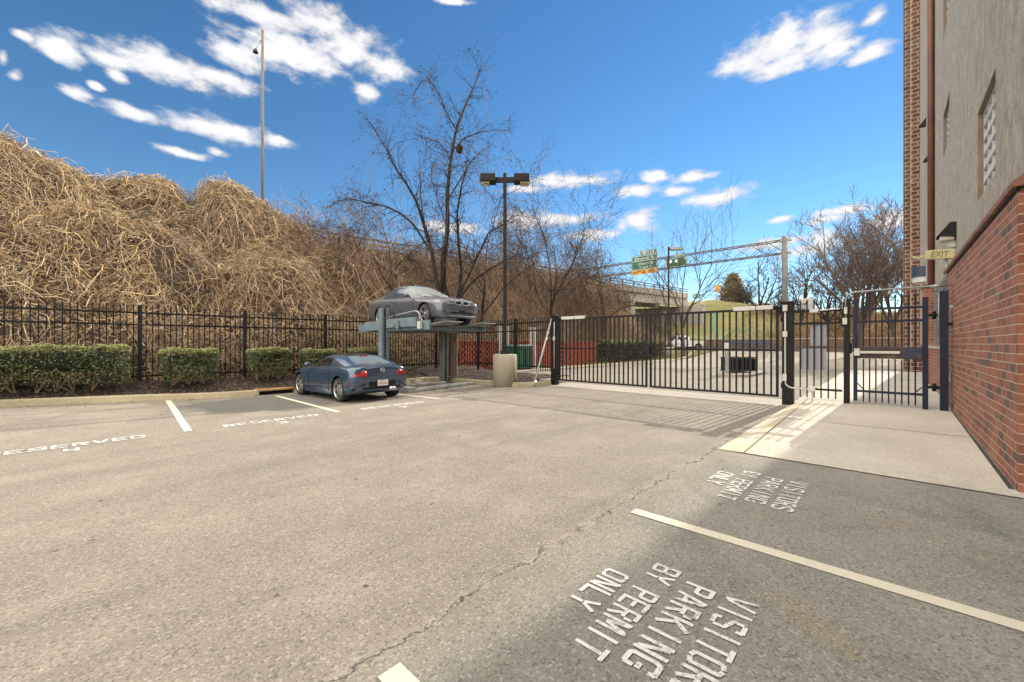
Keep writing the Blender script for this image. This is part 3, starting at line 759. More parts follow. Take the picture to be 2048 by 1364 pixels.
# ---------------------------------------------------------------- perimeter fence behind the stalls and round to the gate
fence = thing('perimeter_fence', 'black steel picket fence running behind the hedges to the gate', 'fence', (1.2, 15.0, .3))
def spear(m, x, y, z, s=.022):
    m.add([(x - s, y - s, z), (x + s, y - s, z), (x + s, y + s, z), (x - s, y + s, z), (x, y, z + .09)], [(0, 1, 4), (1, 2, 4), (2, 3, 4), (3, 0, 4)])
posts = [(-11.05, 15), (-8.6, 15), (-6.15, 15), (-3.7, 15), (-1.25, 15.0), (1.2, 15.0), (3.66, 14.97), (6.12, 14.85), (8.58, 14.85), (11.0, 14.85), (12.85, 14.1), (12.5, 11.4), (12.1, 9.18)]
for i, (x, y) in enumerate(posts):
    b = MB().b2((x - .045, y - .045, .1), (x + .045, y + .045, 2.53)); b.box((x, y, 2.545), (.115, .115, .03))
    b.build('post', M['navyblack'] if i in (5, 6) else M['black'], fence, True, .006)
for (a, b) in zip(posts[:-1], posts[1:]):
    A, B = Vector((*a, 0)), Vector((*b, 0)); L = (B - A).length; n = int(round(L / .13)); d = (B - A).normalized()
    m = MB()
    for z in (2.35, 2.03, .62): m.bar(A + Vector((0, 0, z)) + d * .045, B + Vector((0, 0, z)) - d * .045, .04, .045)
    for k in range(1, n):
        p = A + d * (L * k / n); m.b2((p.x - .011, p.y - .011, .46), (p.x + .011, p.y + .011, 2.5)); spear(m, p.x, p.y, 2.5)
    m.build('fence_panel', M['black'], fence, True)

# ---------------------------------------------------------------- vehicle gate at X = 12
GX = 12.0
def gate_post(y, w, label, zt):
    t = thing('gate_post', label, 'gate post', (GX, y, 0), 0, 'posts carrying the gates')
    MB().b2((-w / 2, -w / 2, -.05), (w / 2, w / 2, zt)).build('shaft', M['gateblack'], t, bev=.012)
    MB().box((0, 0, zt + .025), (w + .03, w + .03, .05)).build('cap', M['gateblack'], t, bev=.012)
    return t
gpR = gate_post(1.82, .23, 'thick black gate post with conduit at the right end of the vehicle gate', 2.50)
gpL = gate_post(8.98, .20, 'black gate post with leaning brace pipe at the left end of the vehicle gate', 2.50)
for y, z in ((2.0, 2.1), (2.0, .45)):
    MB().tube([(GX, y - .06, z - .05), (GX, y - .06, z + .09)], .035, 8).build('hinge', M['gateblack'], gpR, True)
for y, z in ((8.83, 2.1), (8.83, .45)):
    MB().tube([(GX, y, z - .05), (GX, y, z + .09)], .035, 8).build('hinge', M['gateblack'], gpL, True)
cg = M['palegrey']
x = GX - .135
MB().tube([(x, 1.86, 2.38), (x, 1.86, 1.74), (x, 1.86, .60), (x, 1.85, .52), (x, 1.80, .46), (x, 1.72, .43), (x, 1.3, .43)], .018, 8).tube([(x, 1.33, .43), (x, 1.33, .05)], .016, 8).build('conduit', cg, gpR, True)
for (yy, z, h, w) in ((1.86, 2.38, .15, .10), (1.86, 1.74, .14, .10), (1.87, .68, .17, .09), (1.33, .44, .12, .13)):
    MB().box((x - .02, yy, z), (.06, w, h)).build('junction_box', cg, gpR, True, .01)
MB().tube([(GX - .14, 8.92, 2.3), (GX - .14, 8.92, .6)], .014, 8).build('conduit', cg, gpL, True)
MB().box((GX - .15, 8.92, 1.7), (.05, .08, .14)).build('junction_box', cg, gpL, True, .008)

def leaf(y0, y1, label, act, actside):
    t = thing('gate_leaf', label, 'gate', (GX, y0, 0), 0, 'two leaves of the vehicle gate')
    m = MB(); zt, zb = 2.42, .17; h = .026
    m.b2((GX - h, y0, zt - .06), (GX + h, y1, zt)).b2((GX - h, y0 + .06, zb), (GX + h, y1 - .06, zb + .055)).b2((GX - h, y0 + .06, 1.32), (GX + h, y1 - .06, 1.37))
    m.b2((GX - h, y0, zb), (GX + h, y0 + .058, zt - .062)).b2((GX - h, y1 - .058, zb), (GX + h, y1, zt - .062))
    m.build('leaf_frame', M['gateblack'], t, True, .004)
    n = 21; p = MB()
    for k in range(1, n):
        y = y0 + (y1 - y0) * k / n; p.b2((GX - .02, y - .019, zb + .057), (GX + .02, y + .019, 1.318)).b2((GX - .02, y - .019, 1.372), (GX + .02, y + .019, zt - .062))
    p.build('picket', M['gateblack'], t, True)
    a0, a1 = act
    a = MB().b2((GX - .13, a0, zt - .05), (GX - .035, a1, zt + .055)); a.build('operator_arm', M['palegrey'], t, True, .012)
    MB().tube([(GX - .08, a0 if actside < 0 else a1, zt), (GX - .08, (y0 - .14) if actside < 0 else (y1 + .14), zt)], .025, 8).build('operator_rod', M['gateblack'], t, True)
    am = (a0 * .58 + a1 * .42); MB().b2((GX - .135, am - .008, zt - .053), (GX - .03, am + .008, zt + .058)).build('band', M['bronze'], t, True)
    return t
lR = leaf(2.02, 5.37, 'right leaf of the black vehicle gate with long pale operator arm', (2.12, 3.02), -1)
lL = leaf(5.45, 8.80, 'left leaf of the black vehicle gate nearest the lamp post', (7.65, 8.62), 1)
MB().box((GX - .05, 5.41, 1.345), (.09, .14, .17)).build('latch', M['navy'], lR, True, .01)
# leaning brace pipe
t = thing('brace_pipe', 'grey steel pipe leaning from the kerb up to the left gate post', 'brace', (11.1, 9.35, .1))
p0 = G(1068, 770, .15); p1 = Vector((GX - .13, 9.05, 2.42))
MB().tube([p0, p1], .036, 10).build('pipe', M['galv'], t, True); MB().tube([p0 + Vector((0, 0, -.04)), p0 + (p1 - p0) * .06], .055, 10).build('foot', M['galv'], t, True)

# fixed picket panel between the thick post and the pedestrian gate
zb = float(slab_z(GX))
t = thing('fixed_fence_panel', 'short fixed picket panel with spear tops and grey mesh sheets beside the pedestrian gate', 'fence panel', (GX, 1.2, zb))
for z in (2.29, 2.0, .43): MB().b2((GX - .02, .78, z - .03), (GX + .02, 1.70, z + .02)).build('rail', M['gateblack'], t, True, .003)
m = MB()
for k in range(6):
    y = .90 + k * .135; m.b2((GX - .013, y - .013, .22), (GX + .013, y + .013, 2.5)); spear(m, GX, y, 2.5, .024)
m.build('picket', M['gateblack'], t, True)
meshm = simple('perforated_mesh_sheet', (.30, .30, .33), .6, .2, .12, 60)
MB().b2((GX + .03, 1.07, .88), (GX + .036, 1.60, 1.39)).build('mesh_sheet', meshm, t, True)
MB().b2((GX + .03, 1.07, 1.46), (GX + .036, 1.38, 1.97)).build('mesh_sheet', meshm, t, True)
MB().tube([(GX - .05, 1.28, 2.29), (GX - .05, .82, 2.31)], .016, 8).build('conduit', cg, t, True)
MB().box((GX - .06, 1.30, 2.29), (.06, .17, .09)).build('junction_box', cg, t, True, .008)
sp = thing('camera_bracket', 'pale square plate on a thin bracket above the fixed fence panel', 'bracket plate', (GX + .2, 1.45, 2.5))
MB().b2((GX + .19, 1.34, 2.36), (GX + .2, 1.62, 2.62)).build('plate', M['palegrey'], sp, True, .003)
MB().tube([(GX, 1.74, 2.48), (GX + .15, 1.5, 2.48), (GX + .18, 1.48, 2.5)], .012, 6).build('arm', M['gateblack'], sp, True)

# middle post with the tall conduit loop to the wall
t = thing('gate_post', 'slim black post between fixed panel and pedestrian gate', 'gate post', (GX, .70, zb), 0, 'posts carrying the gates')
MB().b2((GX - .055, .645, zb - .05), (GX + .055, .755, 2.52)).build('shaft', M['gateblack'], t, True, .006)
MB().box((GX - .06, .73, 2.02), (.05, .085, .15)).build('junction_box', cg, t, True, .008); MB().box((GX - .06, .715, 2.26), (.045, .06, .15)).build('coupling', cg, t, True, .008)
MB().b2((GX - .075, .61, 1.28), (GX + .03, .64, 1.52)).build('strike', M['darkplastic'], t, True, .006)
cd = thing('overhead_conduit', 'thin grey conduit arching over the pedestrian gate to the brick wall', 'conduit', (GX, .7, 2.1))
pts = [(GX - .06, .715, 2.1), (GX - .06, .715, 2.50)] + [(GX - .06, .715 - .17 * (1 - math.cos(a)), 2.50 + .17 * math.sin(a)) for a in (.4, .8, 1.2, 1.57)] + [(GX - .03, 0, 2.685), (GX + .1, -.80, 2.70), (GX + .1, WY, 2.70)]
MB().tube(pts, .018, 10).build('pipe', M['galv'], cd, True)
MB().tube([(GX + .08, -.62, 2.695), (GX + .09, -.86, 2.70)], .032, 10).build('coupling', M['galv'], cd, True)

# pedestrian gate
t = thing('pedestrian_gate', 'navy and black pedestrian gate with spear pickets and a white push bar', 'gate', (GX, -.66, zb))
y0, y1 = -.60, .585
m = MB()
m.b2((GX - .03, y1 - .07, .22), (GX + .03, y1, 2.50)).b2((GX - .035, y0, .12), (GX + .035, y0 + .085, 2.47))
m.b2((GX - .02, y0 + .087, 2.25), (GX + .02, y1 - .072, 2.30)).b2((GX - .02, y0 + .087, 1.97), (GX + .02, y1 - .072, 2.02)).b2((GX - .02, y0 + .087, .42), (GX + .02, y1 - .072, .47))
m.build('frame', M['navy'], t, True, .004)
m = MB()
for k in range(1, 10):
    y = y0 + .085 + (y1 - y0 - .155) * k / 10
    m.b2((GX - .012, y - .0125, .21), (GX + .012, y + .0125, 1.17)).b2((GX - .012, y - .0125, 1.44), (GX + .012, y + .0125, 2.5)); spear(m, GX, y, 2.5, .026)
m.build('picket', M['gateblack'], t, True)
rust = simple('scuffed_brown_plate', (.045, .028, .02), .55, .1, .3, 6, dirt=((.14, .075, .04), .52)); 
MB().b2((GX - .028, y0 + .087, 1.18), (GX + .028, y1 - .072, 1.43)).build('lock_plate', rust, t, True, .004)
MB().b2((GX - .032, y0 + .09, 1.20), (GX - .029, -.22, 1.42)).build('kick_plate', simple('navy_scuffed', (.016, .024, .055), .45, 0, .3, 8, dirt=((.13, .08, .05), .5)), t, True)
pb = MB().b2((GX - .075, -.18, 1.29), (GX - .035, .48, 1.345)).build('push_bar', M['palegrey'], t, True, .006)
e = MB().b2((GX - .09, .47, 1.24), (GX - .03, .57, 1.40)).build('bar_end_cap', M['palegrey'], t, True, .006)
MB().b2((GX - .05, .59, 1.50), (GX + .02, .60, 1.62)).build('latch', M['darkplastic'], t, True)
MB().bar((GX, y1 - .07, .62), (GX, y1 - .2, .45), .02, .02).build('corner_brace', M['gateblack'], t, True); MB().bar((GX, y0 + .09, .6), (GX, y0 + .22, .45), .02, .02).build('corner_brace', M['gateblack'], t, True)
t = thing('gate_post', 'navy blue steel post against the red brick wall', 'gate post', (GX + .02, -.80, zb), 0, 'posts carrying the gates')
MB().b2((GX - .05, -.885, zb - .06), (GX + .05, -.765, 2.58)).build('shaft', M['navy'], t, True, .006)
MB().box((GX, -.92, 2.25), (.05, .07, .05)).build('wall_bracket', M['galv'], t, True, .004); MB().box((GX, -.92, 1.9), (.05, .07, .06)).build('wall_bracket', M['darkplastic'], t, True, .004)
for z in (.61, 2.09): MB().tube([(GX - .01, -.685, z - .08), (GX - .01, -.685, z + .08)], .032, 8).box((GX - .01, -.682, z), (.03, .162, .06)).build('hinge', M['darkplastic'], t, True)
MB().tube([(GX - .06, -.74, 1.66), (GX - .06, -.75, 2.52)], .012, 6).build('wire_conduit', M['galv'], t, True)

# ---------------------------------------------------------------- lamp posts
def lamp_post(loc, H, heads, label, base_r=.43, base_h=1.02, rz=0.0):
    t = thing('lamp_post', label, 'lamp post', loc, rz, 'lamp posts on concrete bases')
    MB().lathe([(base_r, -.15), (base_r, base_h - .05), (base_r - .04, base_h), (0, base_h)], n=28).build('concrete_base', M['base'], t)
    MB().box((0, 0, base_h + .06), (.33, .33, .12)).build('base_cover', M['bronze'], t, bev=.01)
    MB().b2((-.065, -.065, base_h + .12), (.065, .065, H)).build('pole', M['bronze'], t, bev=.012)
    for s_ in heads:
        L = .32 if len(heads) > 1 else .12; hl_ = .56 if len(heads) > 1 else 1.25
        MB().b2((s_ * .066, -.05, H - .32), (s_ * L, .05, H - .14)).build('arm', M['bronze'], t, bev=.01)
        hd = MB().b2((s_ * (L + .002), -.21, H - .34), (s_ * (L + hl_), .21, H - .06)).build('lamp_head', M['bronze'] if len(heads) > 1 else M['steel'], t, bev=.02)
        MB().b2((s_ * (L + .22), -.18, H - .385), (s_ * (L + .54), .18, H - .362)).build('lens', M['lens'], hd, bev=.008)
        if len(heads) > 1 and s_ < 0:
            MB().box((s_ * (L + .36), -.12, H - .45), (.3, .2, .018), (.5, .35, .3)).build('hanging_cover', M['lens'], hd)
    return t
p = G(1010, 763, .16)
lamp_post((p.x, p.y, .12), 7.47, (-1, 1), 'tall dark twin headed parking lot lamp post on round concrete base', rz=math.atan2(RT.y, RT.x))
lamp_post((39.8, 15.9, .1), 11.0, (1,), 'single headed lamp post on the lawn outside the vehicle gate', .5, 1.1, rz=math.atan2(RT.y, RT.x))
b = U(525, 420, 26.5)
t = thing('highway_light_pole', 'very tall bare highway light pole rising behind the vine covered hill', 'light pole', (b.x, b.y, 6.5))
top = U(525, 60, 26.5)
MB().tube([(b.x, b.y, 6.5), (b.x, b.y, top.z)], [.105, .08], 12).build('pole', simple('weathered_pole', (.12, .095, .07), .7, 0, .15, 2), t, True)
q0 = U(523, 80, 26.5); q1 = U(511, 98, 26.4); qm = U(517, 88, 26.45)
MB().tube([q0, qm, U(513, 95, 26.4), q1], .035, 8).tube([U(524, 76, 26.5), U(519, 84, 26.45)], .03, 6).build('arm', M['galv'], t, True)
MB().lathe([(.02, .26), (.1, .2), (.15, .05), (.16, 0), (.0, -.01)], c=q1 + Vector((0, 0, -.24)), n=14).build('lamp_head', M['bronze'], t, True)
# ---------------------------------------------------------------- cars
def carpaint(name, c, rough=.28, coat=.8, dust=0.0, metal=.35):
    t = NT(name); v = t.O()
    fl = t.noise(v, 400, 2, .5); n = t.noise(v, 3, 6, .65)
    col = t.mix(t.math('MULTIPLY', fl, .25), c, tuple(min(1, k * 1.7) for k in c))
    if dust:
        nz = t.sep(t.n('ShaderNodeNewGeometry').outputs['Normal'])[2]
        d = t.math('MULTIPLY', t.maprange(nz, .1, .9), t.maprange(n, .25, .6, .5, 1))
        col = t.mix(t.math('MULTIPLY', d, dust), col, (.24, .185, .15))
        ro = t.math('ADD', rough, t.math('MULTIPLY', d, .4)); t.l(ro, t.b.inputs['Roughness'])
    else: t.set(Roughness=rough)
    t.color(col); t.set(Metallic=metal); t.b.inputs['Coat Weight'].default_value = coat; t.b.inputs['Coat Roughness'].default_value = .03
    return t.m
def glass(name, c, rough=.05, spec=.7):
    t = NT(name); n = t.noise(t.O(), 2.5, 4, .6); t.color(t.mix(n, c, tuple(k * .6 for k in c))); t.set(Roughness=rough); t.b.inputs['Specular IOR Level'].default_value = spec
    t.b.inputs['Coat Weight'].default_value = .6; t.b.inputs['Coat Roughness'].default_value = .02; return t.m
M['mxpaint'] = carpaint('blue_metallic_paint', (.034, .066, .115), .22, 1.0)
M['bmpaint'] = carpaint('dusty_grey_blue_paint', (.085, .095, .120), .3, .7, .45)
M['truckpaint'] = carpaint('white_truck_paint', (.6, .62, .64), .4, .5, 0, 0)
M['dkglass'] = glass('dark_car_glass', (.012, .016, .02)); M['paleglass'] = glass('pale_rear_glass', (.22, .26, .27), .12); M['dustglass'] = glass('dusty_windscreen', (.34, .37, .33), .4, .5)  # pale rear glass carries a reflection in its colour
M['blueglass'] = glass('side_glass', (.05, .075, .11), .06)
M['redlens'] = glass('red_lamp_lens', (.42, .008, .010), .25, .3); M['clearlens'] = glass('clear_lamp_lens', (.20, .21, .22), .12); M['amber'] = glass('amber_lens', (.5, .12, .02), .2)
M['roofblack'] = simple('black_roof', (.02, .018, .02), .35, 0, .2, 6, coat=.4)
M['plate'] = simple('number_plate', (.62, .55, .56), .5, 0, .06, 8)

def cat_rom(P, n):
    """Catmull-Rom resampling of rows P (m, d) to n*(m-1)+1 rows"""
    P = np.asarray(P, float); m = len(P); out = []
    ext = np.concatenate([[2 * P[0] - P[1]], P, [2 * P[-1] - P[-2]]])
    for i in range(m - 1):
        a, b, c, d = ext[i], ext[i + 1], ext[i + 2], ext[i + 3]
        for k in range(n):
            t = k / n
            out.append(.5 * ((2 * b) + (c - a) * t + (2 * a - 5 * b + 4 * c - d) * t * t + (3 * b - a - 3 * c + d) * t ** 3))
    out.append(P[-1]); return np.array(out)
def loft(table, nu, nv):
    """table of (x, [(y, z)...]) -> dense half grid (U, V, 3)"""
    G0 = np.array([[(x, y, z) for y, z in pts] for x, pts in table], float)
    G1 = cat_rom(G0.reshape(len(table), -1), nu).reshape(-1, G0.shape[1], 3)
    G2 = np.stack([cat_rom(r, nv) for r in G1]); G2[:, -1, 1] = 0
    return G2
def body_mesh(name, g, mats, parent, closed=True, pick=None):
    """mirror the half grid; pick(iu, iv) -> material slot"""
    nu, nv, _ = g.shape
    bm = bmesh.new(); L = [[bm.verts.new(g[i, j]) for j in range(nv)] for i in range(nu)]
    R = [[(L[i][j] if abs(g[i, j, 1]) < 1e-6 else bm.verts.new((g[i, j, 0], -g[i, j, 1], g[i, j, 2]))) for j in range(nv)] for i in range(nu)]
    def face(vs, mi):
        vs = [v for k, v in enumerate(vs) if v not in vs[:k]]
        if len(vs) < 3: return
        try: f = bm.faces.new(vs); f.material_index = mi; f.smooth = True
        except ValueError: pass
    for i in range(nu - 1):
        for j in range(nv - 1):
            mi = pick(i, j) if pick else 0
            face([L[i][j], L[i + 1][j], L[i + 1][j + 1], L[i][j + 1]], mi); face([R[i][j + 1], R[i + 1][j + 1], R[i + 1][j], R[i][j]], mi)
    if closed:
        for i in (0, nu - 1):
            ring = L[i][:] + [v for v in reversed(R[i]) if v not in L[i]]
            face(ring if i == 0 else list(reversed(ring)), 0)
    bmesh.ops.recalc_face_normals(bm, faces=bm.faces[:])
    me = D.meshes.new(name); bm.to_mesh(me); bm.free()
    for m in mats: me.materials.append(m)
    return link(name, me, parent)
def split_slots(o, names):
    """move each material slot's faces of o into a mesh of its own: names[slot] = (name, mat, parent)"""
    out = {}
    for slot, (nm, mat, par) in names.items():
        bm = bmesh.new(); bm.from_mesh(o.data); bmesh.ops.delete(bm, geom=[f for f in bm.faces if f.material_index != slot], context='FACES')
        if not bm.faces: bm.free(); continue
        for f in bm.faces: f.material_index = 0
        me = D.meshes.new(nm); bm.to_mesh(me); bm.free(); me.materials.append(mat); out[slot] = link(nm, me, par)
    bm = bmesh.new(); bm.from_mesh(o.data); bmesh.ops.delete(bm, geom=[f for f in bm.faces if f.material_index in names], context='FACES'); bm.to_mesh(o.data); bm.free()
    return out
def split_sides(o):
    """left and right pane become two parts"""
    for sg in (1, -1):
        bm = bmesh.new(); bm.from_mesh(o.data); bmesh.ops.delete(bm, geom=[f for f in bm.faces if f.calc_center_median().y * sg < 0], context='FACES')
        me = D.meshes.new(o.name); bm.to_mesh(me); bm.free(); me.materials.append(o.data.materials[0])
        link(o.name.split('.')[0], me, o.parent)
    D.objects.remove(o)
def cut_arches(o, axles, half, r, mat):
    mb = MB()
    for ax in axles:
        for s_ in (-1, 1): mb.lathe([(r, s_ * half - .0 - .30), (r, s_ * half + .30)], c=(ax, 0, r * .93), axis='y', n=36)
    c = mb.build('arch_cutter', mat); o.data.materials.append(mat)
    md = o.modifiers.new('b', 'BOOLEAN'); md.object = c; md.operation = 'DIFFERENCE'; md.solver = 'EXACT'
    try: md.material_mode = 'TRANSFER'
    except Exception: pass
    c.parent = o.parent; c.matrix_parent_inverse = Matrix()
    dg = bpy.context.evaluated_depsgraph_get(); dg.update()
    me = D.meshes.new_from_object(o.evaluated_get(dg)); o.modifiers.clear()
    o.data = me; D.objects.remove(c)
    m = o.modifiers.new('n', 'EDGE_SPLIT'); m.split_angle = math.radians(38)
    return o
def wheel(par, x, y, r, w, spokes, rimr, twin=False):
    sd = 1 if y > 0 else -1
    yo = y + sd * w / 2
    hub = MB().lathe([(.0, 0), (rimr * .62, 0), (rimr * .62, .03), (.0, .03)], c=(x, y + sd * w * .18, r), axis='y', n=20).build('wheel', M['steel'], par)
    t = MB(); pr = [(rimr, -w / 2), (r - .02, -w / 2), (r, -w / 2 + .03), (r, w / 2 - .03), (r - .02, w / 2), (rimr, w / 2)]
    t.lathe(pr, c=(x, y, r), axis='y', n=36); t.v, n0 = t.v, 0
    t.f = [f for f in t.f if len(f) == 4]; t.sm = [True] * len(t.f); t.build('tyre', M['rubber'], hub)
    rm = MB(); rm.lathe([(rimr + .004, sd * w * .5), (rimr - .012, sd * w * .5 + sd * .004), (rimr - .02, sd * w * .36), (rimr - .02, -sd * w * .4)], c=(x, y, r), axis='y', n=36); rm.f = [f for f in rm.f if len(f) == 4]; rm.sm = [True] * len(rm.f)
    rm.lathe([(0, sd * w * .42), (.055, sd * w * .41), (.06, sd * w * .34), (0, sd * w * .34)], c=(x, y, r), axis='y', n=16)
    for k in range(spokes):
        for off in ((-.11, .11) if twin else (0,)):
            a = 2 * PI * k / spokes + off; a2 = a + (off * -.3 if twin else 0)
            i0 = Vector((x + .04 * math.cos(a2), y + sd * w * .39, r + .04 * math.sin(a2))); i1 = Vector((x + (rimr - .008) * math.cos(a), y + sd * w * .45, r + (rimr - .008) * math.sin(a)))
            rm.bar(i0, i1, .026, .02, up=(0, 1, 0))
    rm.build('rim', M['alloy'], hub)
    MB().lathe([(0, -sd * w * .3), (rimr - .02, -sd * w * .3), (rimr - .02, -sd * w * .28), (0, -sd * w * .28)], c=(x, y, r), axis='y', n=20).build('brake_disc', M['darkplastic'], hub)
    return hub
def seam(o_pts, name, par, mat, r=.006):
    return MB().tube(o_pts, r, 4).build(name, mat, par)
def surf_pt(g, x, z, sgn, upto=None, off=.004):
    """point on the body side at station x and height z"""
    xs_ = g[:, 0, 0]; i = int(np.argmin(np.abs(xs_ - x))); row = g[i]; m = len(row) * 5 // 8
    j = 4 + int(np.argmin(np.abs(row[4:m, 2] - z))); return Vector((x, sgn * (row[j, 1] + off), z))

# --- the blue two seat coupe
MX = [(-1.95, [(0, .42), (.45, .42), (.60, .45), (.67, .60), (.63, .78), (.53, .86), (.3, .885), (0, .89)]),
      (-1.88, [(0, .30), (.62, .30), (.76, .36), (.80, .58), (.77, .80), (.64, .90), (.35, .925), (0, .93)]),
      (-1.70, [(0, .22), (.68, .22), (.83, .32), (.855, .58), (.825, .82), (.68, .92), (.38, .945), (0, .95)]),
      (-1.40, [(0, .18), (.72, .18), (.85, .28), (.868, .58), (.84, .84), (.70, .93), (.4, .955), (0, .96)]),
      (-1.12, [(0, .16), (.74, .16), (.855, .24), (.868, .58), (.845, .85), (.72, .925), (.4, .94), (0, .95)]),
      (-.70, [(0, .15), (.76, .15), (.84, .22), (.852, .55), (.83, .82), (.74, .90), (.4, .93), (0, .94)]),
      (0, [(0, .15), (.76, .15), (.82, .22), (.83, .52), (.81, .78), (.74, .87), (.4, .90), (0, .91)]),
      (.60, [(0, .15), (.76, .15), (.82, .22), (.835, .52), (.81, .775), (.73, .86), (.4, .895), (0, .905)]),
      (.95, [(0, .15), (.74, .15), (.83, .23), (.855, .54), (.82, .775), (.70, .835), (.4, .87), (0, .875)]),
      (1.20, [(0, .16), (.72, .16), (.835, .25), (.86, .55), (.82, .76), (.66, .805), (.38, .83), (0, .835)]),
      (1.50, [(0, .17), (.66, .17), (.80, .27), (.83, .52), (.78, .69), (.60, .745), (.34, .77), (0, .775)]),
      (1.75, [(0, .18), (.56, .18), (.68, .28), (.72, .47), (.66, .60), (.5, .65), (.28, .68), (0, .685)]),
      (1.90, [(0, .20), (.42, .20), (.52, .28), (.55, .42), (.5, .52), (.38, .56), (.2, .58), (0, .585)]),
      (1.96, [(0, .26), (.25, .26), (.32, .30), (.34, .40), (.3, .47), (.22, .50), (.12, .51), (0, .515)])]
MXC = [(.76, [(.70, .83), (.66, .845), (.58, .86), (.3, .88), (0, .885)]), (.45, [(.73, .835), (.68, .93), (.60, 1.0), (.32, 1.03), (0, 1.04)]),
       (.10, [(.74, .84), (.68, 1.0), (.57, 1.135), (.32, 1.17), (0, 1.18)]), (-.15, [(.745, .85), (.68, 1.02), (.56, 1.175), (.32, 1.215), (0, 1.225)]),
       (-.50, [(.75, .86), (.69, 1.03), (.56, 1.18), (.32, 1.22), (0, 1.23)]), (-.85, [(.755, .88), (.69, 1.02), (.55, 1.14), (.3, 1.175), (0, 1.18)]),
       (-1.2, [(.745, .90), (.69, .975), (.575, 1.05), (.40, 1.02), (0, 1.02)]), (-1.62, [(.70, .91), (.66, .93), (.59, .945), (.4, .925), (0, .925)])]
p = G(680, 803); q = G(786, 792); mid = (p + q) / 2
ang = math.radians(93.0)
off = Matrix.Rotation(ang, 3, 'Z') @ Vector((1.12, 0, 0))
car = thing('sports_car', 'blue two seat coupe with a black roof parked nose in beneath the lift', 'car', (mid.x + off.x, mid.y + off.y, 0), ang)
MX = [((x if x > -1.4 else -1.4 + (x + 1.4) * .80), [(y * (1 if x > -1.8 else (.95 if x > -1.9 else .88)), z) for y, z in p_]) for x, p_ in MX]
g = loft(MX, 6, 4)
body = body_mesh('body', g, [M['mxpaint'], M['darkplastic']], car)
cut_arches(body, (1.19, -1.12), .80, .352, M['darkplastic'])
gc = loft(MXC, 6, 4); xsC = gc[:, 0, 0]
def pickmx(i, j):
    x = (gc[i, 0, 0] + gc[i + 1, 0, 0]) / 2
    if -.50 < x < .48 and 1 <= j < 6: return 1
    if -1.42 < x < -.86 and j >= 10: return 2
    if .12 < x < .72 and j >= 9: return 3
    if -.84 < x < .06 and j >= 9: return 4
    return 0
cab = body_mesh('cabin', gc, [M['mxpaint'], M['dkglass'], M['paleglass'], M['dkglass'], M['roofblack']], car, False, pickmx)
split_sides(split_slots(cab, {1: ('side_window', M['dkglass'], car), 2: ('rear_window', M['paleglass'], car), 3: ('windscreen', M['dkglass'], car), 4: ('roof', M['roofblack'], car)})[1])
for ax, w in ((1.19, .205), (-1.12, .205)):
    for s_ in (1, -1): wheel(car, ax, s_ * .745, .312, w, 5, .225, True)
# rear end
for s_ in (1, -1):
    tl = MB().lathe([(0, -.022), (.085, -.016), (.095, .03), (0, .03)], c=(-1.8450, s_ * .53, .735), axis='x', n=22); tl.f = [f for f in tl.f]
    lamp = tl.build('tail_lamp', M['redlens'], car)
    MB().lathe([(.030, -.027), (.040, -.027), (.042, -.012), (.028, -.012)], c=(-1.8450, s_ * .53, .735), axis='x', n=22).build('lamp_ring', M['redlens'], lamp)
    w = MB(); w.add([(-1.8650, s_ * .59, .785), (-1.8050, s_ * .74, .745), (-1.6700, s_ * .845, .715), (-1.6700, s_ * .850, .68), (-1.8050, s_ * .75, .675), (-1.8650, s_ * .59, .685), (-1.7900, s_ * .59, .785), (-1.7900, s_ * .59, .685)],
                    [(0, 1, 4, 5), (1, 2, 3, 4), (0, 6, 1), (5, 4, 7)]); w.build('lamp_wing', M['redlens'], lamp)
    mk_ = MB(); mk_.box((-1.62, s_ * .858, .47), (.12, .012, .035), (0, .5, 0)); mk_.build('side_marker', M['redlens'], car)
    v = MB().bar((-1.8350, s_ * .5, .50), (-1.7200, s_ * .80, .35), .10, .012).bar((-1.8400, s_ * .48, .47), (-1.7300, s_ * .80, .315), .05, .014); v.build('bumper_vent', M['darkplastic'], car)
    mi = MB(); mi.lathe([(0, -.09), (.05, -.07), (.068, 0), (.05, .06), (0, .08)], c=(.52, s_ * .91, .93), axis='y', n=12)
    mi.bar((.55, s_ * .80, .87), (.53, s_ * .88, .90), .05, .03); o = mi.build('mirror', M['mxpaint'], car)
    for hx in (-.38,):
        MB().box(surf_pt(g, hx, .74, s_, off=.012), (.17, .022, .028)).build('door_handle', M['mxpaint'], car, bev=.006)
    seam([surf_pt(g, -.62, z, s_) for z in (.26, .4, .55, .7, .84)], 'door_gap', car, M['darkplastic'], .005)
    seam([surf_pt(g, .62, z, s_) for z in (.26, .4, .55, .7, .82)], 'door_gap', car, M['darkplastic'], .005)
MB().b2((-1.8520, -.40, .40), (-1.7900, .40, .545)).build('plate_recess', M['darkplastic'], car, bev=.02)
pl = MB().b2((-1.8620, -.155, .41), (-1.8530, .155, .56)).build('number_plate', M['plate'], car, bev=.004)
vs, fs = text_mesh('TEB-146', .25, .075, .01); m = MB(); m.add([(-1.8635, -v.x, v.y + .475) for v in vs], fs); m.build('plate_letters', simple('plate_ink', (.10, .06, .12), .6), pl)
MB().b2((-1.8625, -.06, .535), (-1.8620, .06, .55)).build('plate_sticker', M['darkplastic'], pl)
em = MB()
ring = [(-1.8470, .062 * math.cos(a), .815 + .05 * math.sin(a)) for a in np.linspace(0, 2 * PI, 21)]
em.tube(ring, .007, 6, False); em.tube([(-1.8470, .055, .83), (-1.8470, .022, .825), (-1.8470, 0, .79), (-1.8470, -.022, .825), (-1.8470, -.055, .83)], .007, 6); em.build('emblem', M['chrome'], car)
MB().b2((-1.8350, -.56, .335), (-1.6900, .56, .395)).build('rear_valance', M['darkplastic'], car, bev=.02)
